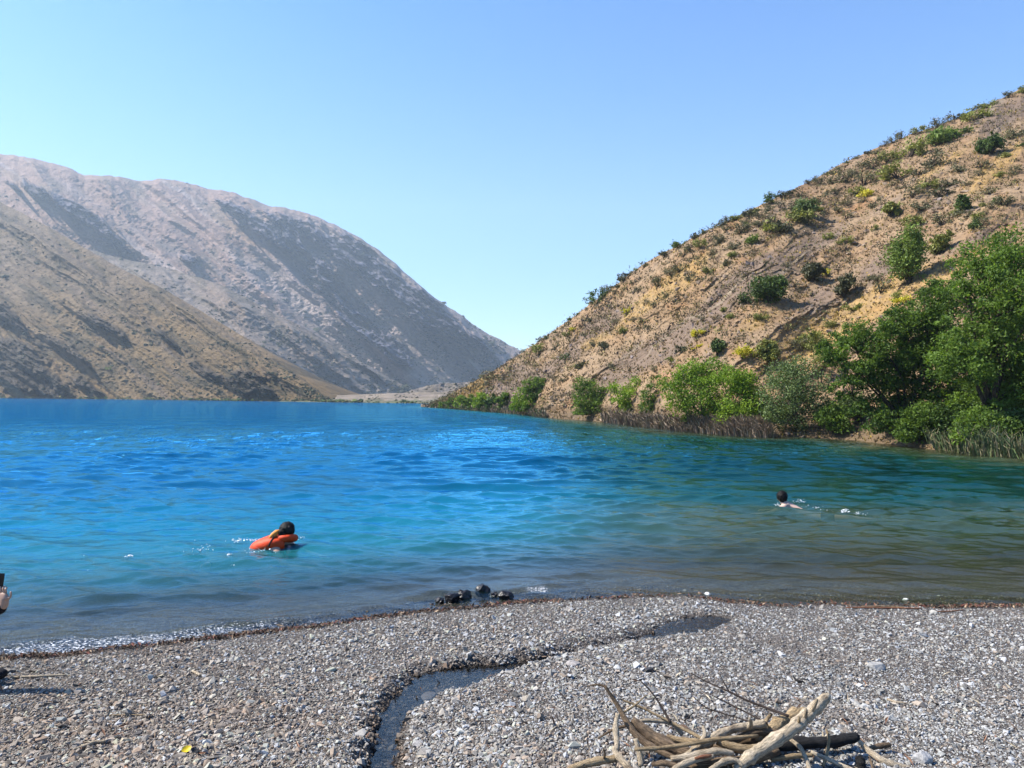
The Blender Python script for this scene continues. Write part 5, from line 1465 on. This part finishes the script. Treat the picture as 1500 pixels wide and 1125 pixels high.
for (j, k, v, hdir, dst, x, y, w) in tmp:
    key = (j, k, v, hdir); q = seen.get(key, 0); seen[key] = q + 1
    where = {"level with": "beside", "above": "uphill of", "below": "downhill of"}[v]
    side = {"": "", "to the left, ": "lakeward and ", "to the right, ": "landward and "}[hdir]
    lab = f"{ORD[q]}{KINDS[k][1]} shrub {side}{where} {SHORT[j]}"
    SHRLAB = lab.strip()
    b = LR.locate(x, y); wm = w / FL * b[1] * 1.15
    o = link("hillside_shrub", random.choice(MESHES[k]), None, b)
    o.scale = (wm, wm, wm * random.uniform(0.8, 1.15)); o.rotation_euler = (0, 0, random.uniform(0, 6.28))
    tag(o, SHRLAB, "shrub", "shrubs dotted over the right hillside")
sk = sorted([s for s in SHR if s[4]], key=lambda s: s[0])
for q, (x, y, w, k, _) in enumerate(sk):
    yr = float(np.interp(x, LR.px, LR.PY[-1])); b = LR.locate(x, max(y, yr + 1.5 + 0.12 * w)); wm = w / FL * b[1] * random.uniform(0.95, 1.45)
    o = link("skyline_shrub", random.choice(MESHES[random.choice('ddggon')]), None, b)
    o.scale = (wm, wm, wm * random.uniform(0.6, 1.15)); o.rotation_euler = (0, 0, random.uniform(0, 6.28))
    tag(o, f"{ORD[q] if q else 'first '}dark shrub on the right hill's skyline, counted up from the lake", "shrub", "dark shrubs along the right hill's skyline")

p, r0, c0 = scatter_on(LR, 4200, rh, lambda X, Y, h: np.clip(0.12 + 0.35 * sstep(0.35, 0.95, h) + 0.8 * fbm(X / 34, Y / 24, 3, 420), 0.02, 1))
per = 26; n = len(p)
sw = (0.18 + 0.46 * rh.random(n) ** 2.2) * (0.45 + p[:, 1] / 75)
off = rh.normal(size=(n, per, 3)) * np.array([0.5, 0.5, 0.28]); off[..., 2] = np.abs(off[..., 2])
P = (p[:, None] + off * sw[:, None, None]).reshape(-1, 3)
V, F = leaves_np(P, np.repeat(sw, per) * 0.34 * rh.uniform(0.6, 1.3, len(P)), rh, 0.3, 0.4)
pal = np.array([[0.10, 0.085, 0.045], [0.14, 0.115, 0.07], [0.075, 0.08, 0.03], [0.20, 0.17, 0.06], [0.055, 0.05, 0.03]])
cc = np.repeat(pal[rh.integers(0, 5, n)], per, 0) * rh.uniform(0.7, 1.3, (len(P), 1))
tag(link("low_scrub", mesh_np("low_scrub", V, F, bpy.data.materials["dry_grass_blade"], False, colors={"col": np.repeat(cc, 4, 0)})), "low dry scrub covering the right hillside", kind="stuff")

# ------------------------------------------------------------------ people
SKIN = flat_mat("skin", (0.50, 0.31, 0.22), 0.5, 30, 0.12, 0.35)
SKIN_P = flat_mat("pale_skin", (0.62, 0.42, 0.33), 0.5, 30, 0.1, 0.35)
HAIR = flat_mat("black_hair", (0.006, 0.005, 0.005), 0.6, 60, 0.4, 0.15, 0.004, (1, 1, 6))
ORANGE = flat_mat("orange_nylon", (0.80, 0.060, 0.004), 0.6, 25, 0.18, 0.3, 0.006)
YELLOW = flat_mat("pale_orange_nylon", (0.85, 0.30, 0.05), 0.6, 25, 0.15, 0.3, 0.004)
BLACKC = flat_mat("black_cloth", (0.012, 0.012, 0.015), 0.8, 40, 0.35, 0.2, 0.004)
NAVY = flat_mat("navy_cloth", (0.01, 0.025, 0.09), 0.8, 40, 0.3, 0.2, 0.004)
GLASSB = flat_mat("black_glass", (0.008, 0.008, 0.01), 0.12, 5, 0.05, 0.5)


def skinned(name, J, E, root, mat, parent, levels=2):
    """one continuous surface grown round a jointed skeleton; J: name -> (x, y, z, radius or (rx, ry))"""
    ks = list(J); me = bpy.data.meshes.new(name)
    me.from_pydata([J[k][:3] for k in ks], [(ks.index(a), ks.index(b)) for a, b in E], [])
    o = link(name, me, parent)
    sk = o.modifiers.new("skin", 'SKIN'); sk.use_smooth_shade = True; sk.branch_smoothing = 0.6
    if not me.skin_vertices: bpy.context.view_layer.update()
    d = me.skin_vertices[0].data
    for i, k in enumerate(ks):
        r = J[k][3]; d[i].radius = r if isinstance(r, tuple) else (r, r); d[i].use_root = (k == root)
    sb = o.modifiers.new("round", 'SUBSURF'); sb.levels = levels; sb.render_levels = levels
    me.materials.append(mat)
    return o


def ellipsoid(name, c, r, mat, parent, seed=0, rough=0.06, cut=None, freq=3.0):
    bm = bmesh.new(); bmesh.ops.create_icosphere(bm, subdivisions=4, radius=1)
    V = np.array([v.co[:] for v in bm.verts]); F = np.array([[v.index for v in f.verts] for f in bm.faces]); bm.free()
    if cut is not None:
        n, lim = np.array(cut[0], float), cut[1]; n /= np.linalg.norm(n)
        e = V @ n - lim; V = V - np.where(e > 0, e, 0)[:, None] * n * 0.92
    V = V * (1 + rough * (perlin(V[:, 0] * freq + seed, V[:, 1] * freq + V[:, 2] * freq * .7, seed) + 0.5 * perlin(V[:, 0] * freq * 3 + V[:, 2] * 5, V[:, 1] * freq * 3, seed + 2)))[:, None]
    return link(name, mesh_np(name, V * np.array(r) + np.array(c), F, mat, True), parent)


def rotz(J, a, s=1.0):
    c, n = math.cos(a), math.sin(a)
    return {k: (s * (v[0] * c - v[1] * n), s * (v[0] * n + v[1] * c), s * v[2], tuple(s * q for q in v[3]) if isinstance(v[3], tuple) else s * v[3]) for k, v in J.items()}


LIMBS = [("pelvis", "waist"), ("waist", "chest"), ("chest", "neck"), ("neck", "headlow"), ("headlow", "head"), ("head", "crownpt"), ("headlow", "nose"), ("head", "ear_a"), ("head", "ear_b"),
         ("chest", "sh_a"), ("sh_a", "el_a"), ("el_a", "wr_a"), ("wr_a", "palm_a"), ("chest", "sh_b"), ("sh_b", "el_b"), ("el_b", "wr_b"), ("wr_b", "palm_b"),
         ("pelvis", "hip_a"), ("hip_a", "kn_a"), ("kn_a", "an_a"), ("an_a", "toe_a"), ("pelvis", "hip_b"), ("hip_b", "kn_b"), ("kn_b", "an_b"), ("an_b", "toe_b")]


def add_fingers(J, E, side, palm, along, across, down, scale=1.0, curl=0.35, r=0.0085):
    """four fingers of different lengths and a thumb leaving the side of the palm"""
    along, across, down = [np.array(v, float) / np.linalg.norm(v) for v in (along, across, down)]
    p = np.array(palm)
    for i, (off, ln) in enumerate(((-0.032, 0.062), (-0.011, 0.075), (0.011, 0.080), (0.032, 0.070))):
        a = p + along * 0.035 * scale + across * off * scale
        prev = f"palm_{side}"; q = a; ang = 0.15
        for j, f in enumerate((0.0, 0.45, 0.32, 0.23)):
            ang += curl if j > 1 else 0
            q = q + (along * math.cos(ang) + down * math.sin(ang)) * ln * f * scale
            k = f"f{side}{i}{j}"; J[k] = (*q, r * scale * (1 - 0.08 * j)); E.append((prev, k)); prev = k
    q = p - along * 0.01 * scale - across * 0.036 * scale; prev = f"palm_{side}"
    for j, v in enumerate((-across * 0.012, -across * 0.014 + along * 0.026 + down * 0.006, along * 0.028 - across * 0.004 + down * 0.010)):
        q = q + v * scale; k = f"t{side}{j}"; J[k] = (*q, r * 1.15 * scale * (1 - 0.1 * j)); E.append((prev, k)); prev = k


# swimmer with the orange life vest, low in the water, head turned away
P1 = hit(402, 800, 0.0)
p1 = empty("person", P1, "swimmer in an orange life vest with dark hair, low in the turquoise water", "person")
J = dict(pelvis=(-.46, -.06, -.16, (.13, .10)), waist=(-.26, -.02, -.09, (.13, .10)), chest=(.0, .0, -.005, (.15, .11)), neck=(.10, .03, .11, .058), headlow=(.135, .05, .15, .07), head=(.15, .055, .20, .082), crownpt=(.152, .05, .25, .062),
         nose=(.175, .145, .165, .018), ear_a=(.235, .045, .19, .014), ear_b=(.068, .075, .19, .014),
         sh_a=(.06, -.16, -.01, .060), el_a=(.24, -.27, -.22, .044), wr_a=(.45, -.22, -.24, .030), palm_a=(.53, -.18, -.245, (.038, .018)),
         sh_b=(.10, .19, .01, .062), el_b=(.34, .28, -.14, .044), wr_b=(.52, .22, -.16, .030), palm_b=(.60, .19, -.165, (.038, .018)),
         hip_a=(-.56, -.14, -.17, .092), kn_a=(-.80, -.40, -.15, .062), an_a=(-.62, -.66, -.12, .042), toe_a=(-.66, -.80, -.11, .034),
         hip_b=(-.56, .04, -.15, .092), kn_b=(-.98, .02, -.10, .062), an_b=(-1.34, .0, -.06, .042), toe_b=(-1.50, -.01, -.035, .032))
E = list(LIMBS)
add_fingers(J, E, "a", J["palm_a"][:3], (1, .5, 0), (-.3, 1, 0), (0, 0, -1))
add_fingers(J, E, "b", J["palm_b"][:3], (1, -.4, 0), (.3, 1, 0), (0, 0, -1))
skinned("body", J, E, "pelvis", SKIN, p1)
ellipsoid("hair", (.155, .035, .218), (.104, .106, .108), HAIR, p1, 3, 0.10, ((.25, .9, -.55), 0.42), 4.0)
ellipsoid("hair_bun", (.118, -.045, .18), (.055, .05, .07), HAIR, p1, 4, 0.15)
V_ = dict(a=(-.33, -.03, -.08, (.15, .12)), b=(-.14, -.01, .01, (.18, .14)), c=(.03, .0, .055, (.21, .155)), d=(.12, .03, .06, (.18, .14)))
V_['s'] = (.09, -.17, -.03, .11); V_['t'] = (.11, .17, .02, .085)
vest = skinned("life_vest", V_, [("a", "b"), ("b", "c"), ("c", "d"), ("c", "s"), ("c", "t")], "a", ORANGE, p1)
ring = [(.13 + .125 * math.cos(t), .04 + .12 * math.sin(t), .092 + .03 * math.sin(t + 2.6)) for t in np.linspace(0, 2 * np.pi, 13)]
V, F, cp = tube(ring, [.05] * 13, 12, 5, 0.06, 4)
link("collar", mesh_np("collar", V, [F, cp], ORANGE, True), vest)
V, F, cp = tube([(-.03, -.11, .125), (.01, -.09, .165), (.045, -.05, .195), (.07, .0, .205)], [.022, .036, .036, .02], 12, 6, 0.08, 5)
link("shoulder_panel", mesh_np("shoulder_panel", V, [F, cp], YELLOW, True), vest)
V, F, cp = tube([(-.02, -.185, .03), (.01, -.17, .10), (.03, -.12, .15)], [.012] * 3, 6, 5, 0.0, 6)
link("strap", mesh_np("strap", V, [F, cp], BLACKC, True), vest)
T_ = dict(pelvis=(-.45, -.05, -.155, (.145, .11)), hip_a=(-.56, -.14, -.17, .10), kn_a=(-.80, -.40, -.15, .072), an_a=(-.64, -.63, -.12, .05), hip_b=(-.56, .04, -.15, .10), kn_b=(-.98, .02, -.10, .072), an_b=(-1.30, .0, -.065, .05))
skinned("trousers", T_, [("pelvis", "hip_a"), ("hip_a", "kn_a"), ("kn_a", "an_a"), ("pelvis", "hip_b"), ("hip_b", "kn_b"), ("kn_b", "an_b")], "pelvis", NAVY, p1)

# bare-shouldered swimmer farther out, stroking away from the beach
P2 = hit(1149, 742, 0.0)
p2 = empty("person", P2, "bare-shouldered swimmer with black hair stroking through the green water, feet splashing", "person")
J = dict(pelvis=(.52, -.30, -.16, (.125, .10)), waist=(.32, -.18, -.125, (.125, .10)), chest=(.08, -.04, -.02, (.15, .105)), neck=(-.02, .02, .075, .058), headlow=(-.035, .03, .125, .068), head=(-.04, .035, .175, .080), crownpt=(-.04, .03, .225, .062),
         nose=(-.075, .125, .14, .018), ear_a=(-.125, .02, .165, .014), ear_b=(.045, .05, .165, .014),
         sh_a=(-.06, -.17, .015, .062), el_a=(-.34, -.20, -.10, .044), wr_a=(-.52, -.05, -.14, .030), palm_a=(-.58, .02, -.145, (.036, .018)),
         sh_b=(.15, .14, .015, .062), el_b=(.05, .42, -.10, .044), wr_b=(-.16, .50, -.14, .030), palm_b=(-.23, .52, -.145, (.036, .018)),
         hip_a=(.60, -.42, -.13, .088), kn_a=(.93, -.66, -.10, .060), an_a=(1.22, -.84, -.09, .040), toe_a=(1.34, -.90, -.075, .030),
         hip_b=(.66, -.27, -.13, .088), kn_b=(1.02, -.42, -.17, .060), an_b=(1.34, -.62, -.12, .040), toe_b=(1.48, -.70, -.10, .032))
E = list(LIMBS)
add_fingers(J, E, "a", J["palm_a"][:3], (-1, .9, 0), (.9, 1, 0), (0, 0, -1))
add_fingers(J, E, "b", J["palm_b"][:3], (-1, .2, 0), (.2, 1, 0), (0, 0, -1))
skinned("body", J, E, "pelvis", SKIN_P, p2)
ellipsoid("hair", (-.036, .02, .19), (.104, .104, .112), HAIR, p2, 13, 0.10, ((-.3, .85, -.6), 0.42), 4.0)
T_ = dict(pelvis=(.50, -.29, -.17, (.138, .11)), hip_a=(.60, -.42, -.13, .098), th_a=(.78, -.55, -.115, .085), hip_b=(.66, -.27, -.13, .098), th_b=(.85, -.35, -.15, .085))
skinned("swim_shorts", T_, [("pelvis", "hip_a"), ("hip_a", "th_a"), ("pelvis", "hip_b"), ("hip_b", "th_b")], "pelvis", NAVY, p2)

# person sitting at the waterside, mostly out of view: shoe, forearm and a hand holding up a phone
gs = lambda x, y: float(ground_h(np.array([x]), np.array([y]))[0])
T3 = hit(1, 996, 0.08)
for _ in range(5): T3 = hit(1, 996, gs(T3[0], T3[1]) + 0.02)
gz = gs(T3[0], T3[1])
B3 = np.array([T3[0] - 0.86, T3[1] + 0.02, gz])
p3 = empty("person", B3, "person in black clothes sitting at the waterside, holding up a black phone", "person")
L3 = lambda v: np.asarray(v) - B3
HD = T3[1] - 0.22
hp = L3(at(6, 874, HD)); wr = L3(at(7, 888, HD)); el = L3(at(-62, 906, HD + 0.02))
J = dict(pelvis=(0.02, .0, .11, (.15, .12)), waist=(.03, .0, .27, (.13, .11)), chest=(.05, .0, .44, (.16, .12)), neck=(.08, .0, .60, .056), headlow=(.11, .01, .67, .07), head=(.115, .01, .73, .082), crownpt=(.105, .01, .79, .062),
         nose=(.215, .02, .695, .017), ear_a=(.105, -.085, .72, .014), ear_b=(.105, .10, .72, .014),
         sh_a=(.10, -.18, .54, .066), el_a=(*el, .046), wr_a=(*wr, .029), palm_a=(*hp, (.036, .022)),
         sh_b=(.08, .18, .54, .066), el_b=(.22, .26, .36, .046), wr_b=(.34, .14, .46, .030), palm_b=(.38, .10, .50, (.036, .02)),
         hip_a=(.06, -.10, .11, .10), kn_a=(.34, -.14, .40, .066), an_a=(*(L3(T3) + np.array([-.15, -.03, .10])), .044), toe_a=(*(L3(T3) + np.array([.03, -.05, .03])), .036),
         hip_b=(.06, .10, .11, .10), kn_b=(.34, .18, .42, .066), an_b=(.40, .20, .09, .044), toe_b=(.52, .22, .04, .036))
E = list(LIMBS)
up3 = hp - wr; up3 /= np.linalg.norm(up3)
add_fingers(J, E, "a", J["palm_a"][:3], up3 + np.array([-.25, 0, 0]), (-1, .15, 0), (-.2, 1, 0), curl=0.95, scale=0.82)
add_fingers(J, E, "b", J["palm_b"][:3], (1, -.5, .2), (.4, 1, 0), (0, 0, -1))
skinned("body", J, E, "pelvis", SKIN, p3)
ellipsoid("hair", (.095, .01, .755), (.105, .098, .108), HAIR, p3, 23, 0.08, ((.9, 0, -.55), 0.42), 4.0)
Cj = dict(pelvis=(0.02, .0, .16, (.17, .14)), waist=(.03, .0, .28, (.155, .135)), chest=(.05, .0, .44, (.185, .14)), neck=(.08, .0, .55, .09), sh_a=(.10, -.18, .54, .085), el_a=(*el, .062), wr_a=(*(wr * 1.02 - el * 0.02), .047),
          sh_b=(.08, .18, .54, .085), el_b=(.22, .26, .36, .062), wr_b=(.33, .15, .45, .045))
skinned("jacket", Cj, [("pelvis", "waist"), ("waist", "chest"), ("chest", "neck"), ("chest", "sh_a"), ("sh_a", "el_a"), ("el_a", "wr_a"), ("chest", "sh_b"), ("sh_b", "el_b"), ("el_b", "wr_b")], "pelvis", BLACKC, p3)
ana = L3(T3) + np.array([-.15, -.03, .09])
Tj = dict(pelvis=(0.02, .0, .115, (.165, .125)), hip_a=(.06, -.10, .12, .115), kn_a=(.34, -.14, .40, .085), an_a=(*ana, .062), hip_b=(.06, .10, .12, .115), kn_b=(.34, .18, .42, .085), an_b=(.40, .20, .09, .062))
skinned("trousers", Tj, [("pelvis", "hip_a"), ("hip_a", "kn_a"), ("kn_a", "an_a"), ("pelvis", "hip_b"), ("hip_b", "kn_b"), ("kn_b", "an_b")], "pelvis", BLACKC, p3)
for q in (L3(T3) + np.array([0, -.04, .015]), np.array([.50, .21, .02])):
    Sj = dict(h=(q[0] - .13, q[1], q[2] + .045, (.045, .05)), a=(q[0] - .10, q[1], q[2] + .10, .05), m=(q[0] - .02, q[1], q[2] + .05, (.05, .042)), t=(q[0] + .065, q[1] - .01, q[2] + .035, (.045, .03)))
    skinned("shoe", Sj, [("h", "a"), ("h", "m"), ("m", "t")], "h", BLACKC, p3)
# the phone is held, so it stands for itself
ph = at(-4.5, 857, HD + 0.012)
bm = bmesh.new(); bmesh.ops.create_cube(bm, size=1.0)
for v in bm.verts: v.co = Vector((v.co.x * 0.074, v.co.y * 0.009, v.co.z * 0.15))
bmesh.ops.bevel(bm, geom=[e for e in bm.edges], offset=0.0035, segments=3, affect='EDGES', profile=0.5)
me = bpy.data.meshes.new("phone"); bm.to_mesh(me); bm.free(); me.materials.append(GLASSB)
fo_ = tag(link("phone", me, None, ph), "black phone held upright in the hand of the seated person", "phone")
fo_.rotation_euler = (R(-6), R(4), R(8))
for nm, loc, r, mt in (("camera_lens", (-.022, -.0048, .055), .007, GLASSB), ("camera_lens", (-.022, -.0048, .036), .007, GLASSB)):
    bm = bmesh.new(); bmesh.ops.create_cone(bm, cap_ends=True, segments=20, radius1=r, radius2=r * .9, depth=.0025)
    bmesh.ops.rotate(bm, verts=bm.verts, matrix=Matrix.Rotation(R(90), 3, 'X'), cent=(0, 0, 0)); bmesh.ops.translate(bm, verts=bm.verts, vec=loc)
    me = bpy.data.meshes.new(nm); bm.to_mesh(me); bm.free(); me.materials.append(mt); link(nm, me, fo_)

# splashes
FOAM = flat_mat("white_splash", (0.86, 0.88, 0.9), 0.3, 40, 0.05, 0.5)


def splash(name, label, spots, seed):
    rng = np.random.default_rng(seed); Ps, Sz = [], []
    for (x, y, wx_, n, h, s) in spots:
        g = hit(x, y, 0.0); w = wx_ / FL * g[1]
        p = g + np.stack([rng.normal(0, w * 0.4, n), rng.normal(0, w * 0.5, n), np.abs(rng.normal(0, h, n)) + 0.012], -1)
        Ps.append(p); Sz.append(s * np.exp(rng.normal(0, 0.5, n)))
    P, s = np.concatenate(Ps), np.concatenate(Sz)
    me = scatter_hulls(name, P, s, np.ones((len(P), 3)), FOAM, rng, 5, 0.5, 0.3, 14)
    tag(link(name, me), label, kind="stuff")


splash("splash_drops", "white drops and froth of the swimmers' splashes", [
    (1238, 751, 7, 40, .025, .020), (1172, 737, 10, 34, .03, .013), (1195, 744, 20, 16, .01, .010), (1215, 749, 14, 12, .01, .010), (1140, 741, 8, 24, .01, .016), (1256, 754, 16, 20, .01, .012),
    (352, 793, 16, 60, .012, .013), (372, 793, 10, 30, .012, .014), (300, 806, 26, 26, .008, .012), (336, 814, 6, 16, .006, .016), (440, 789, 14, 14, .006, .011), (380, 808, 24, 20, .006, .012), (340, 830, 4, 6, .006, .012), (200, 812, 120, 10, .004, .01)], 701)
splash("foam_fleck", "small white fleck of froth floating on the calm water", [(190, 816, 6, 14, .004, .02)], 702)
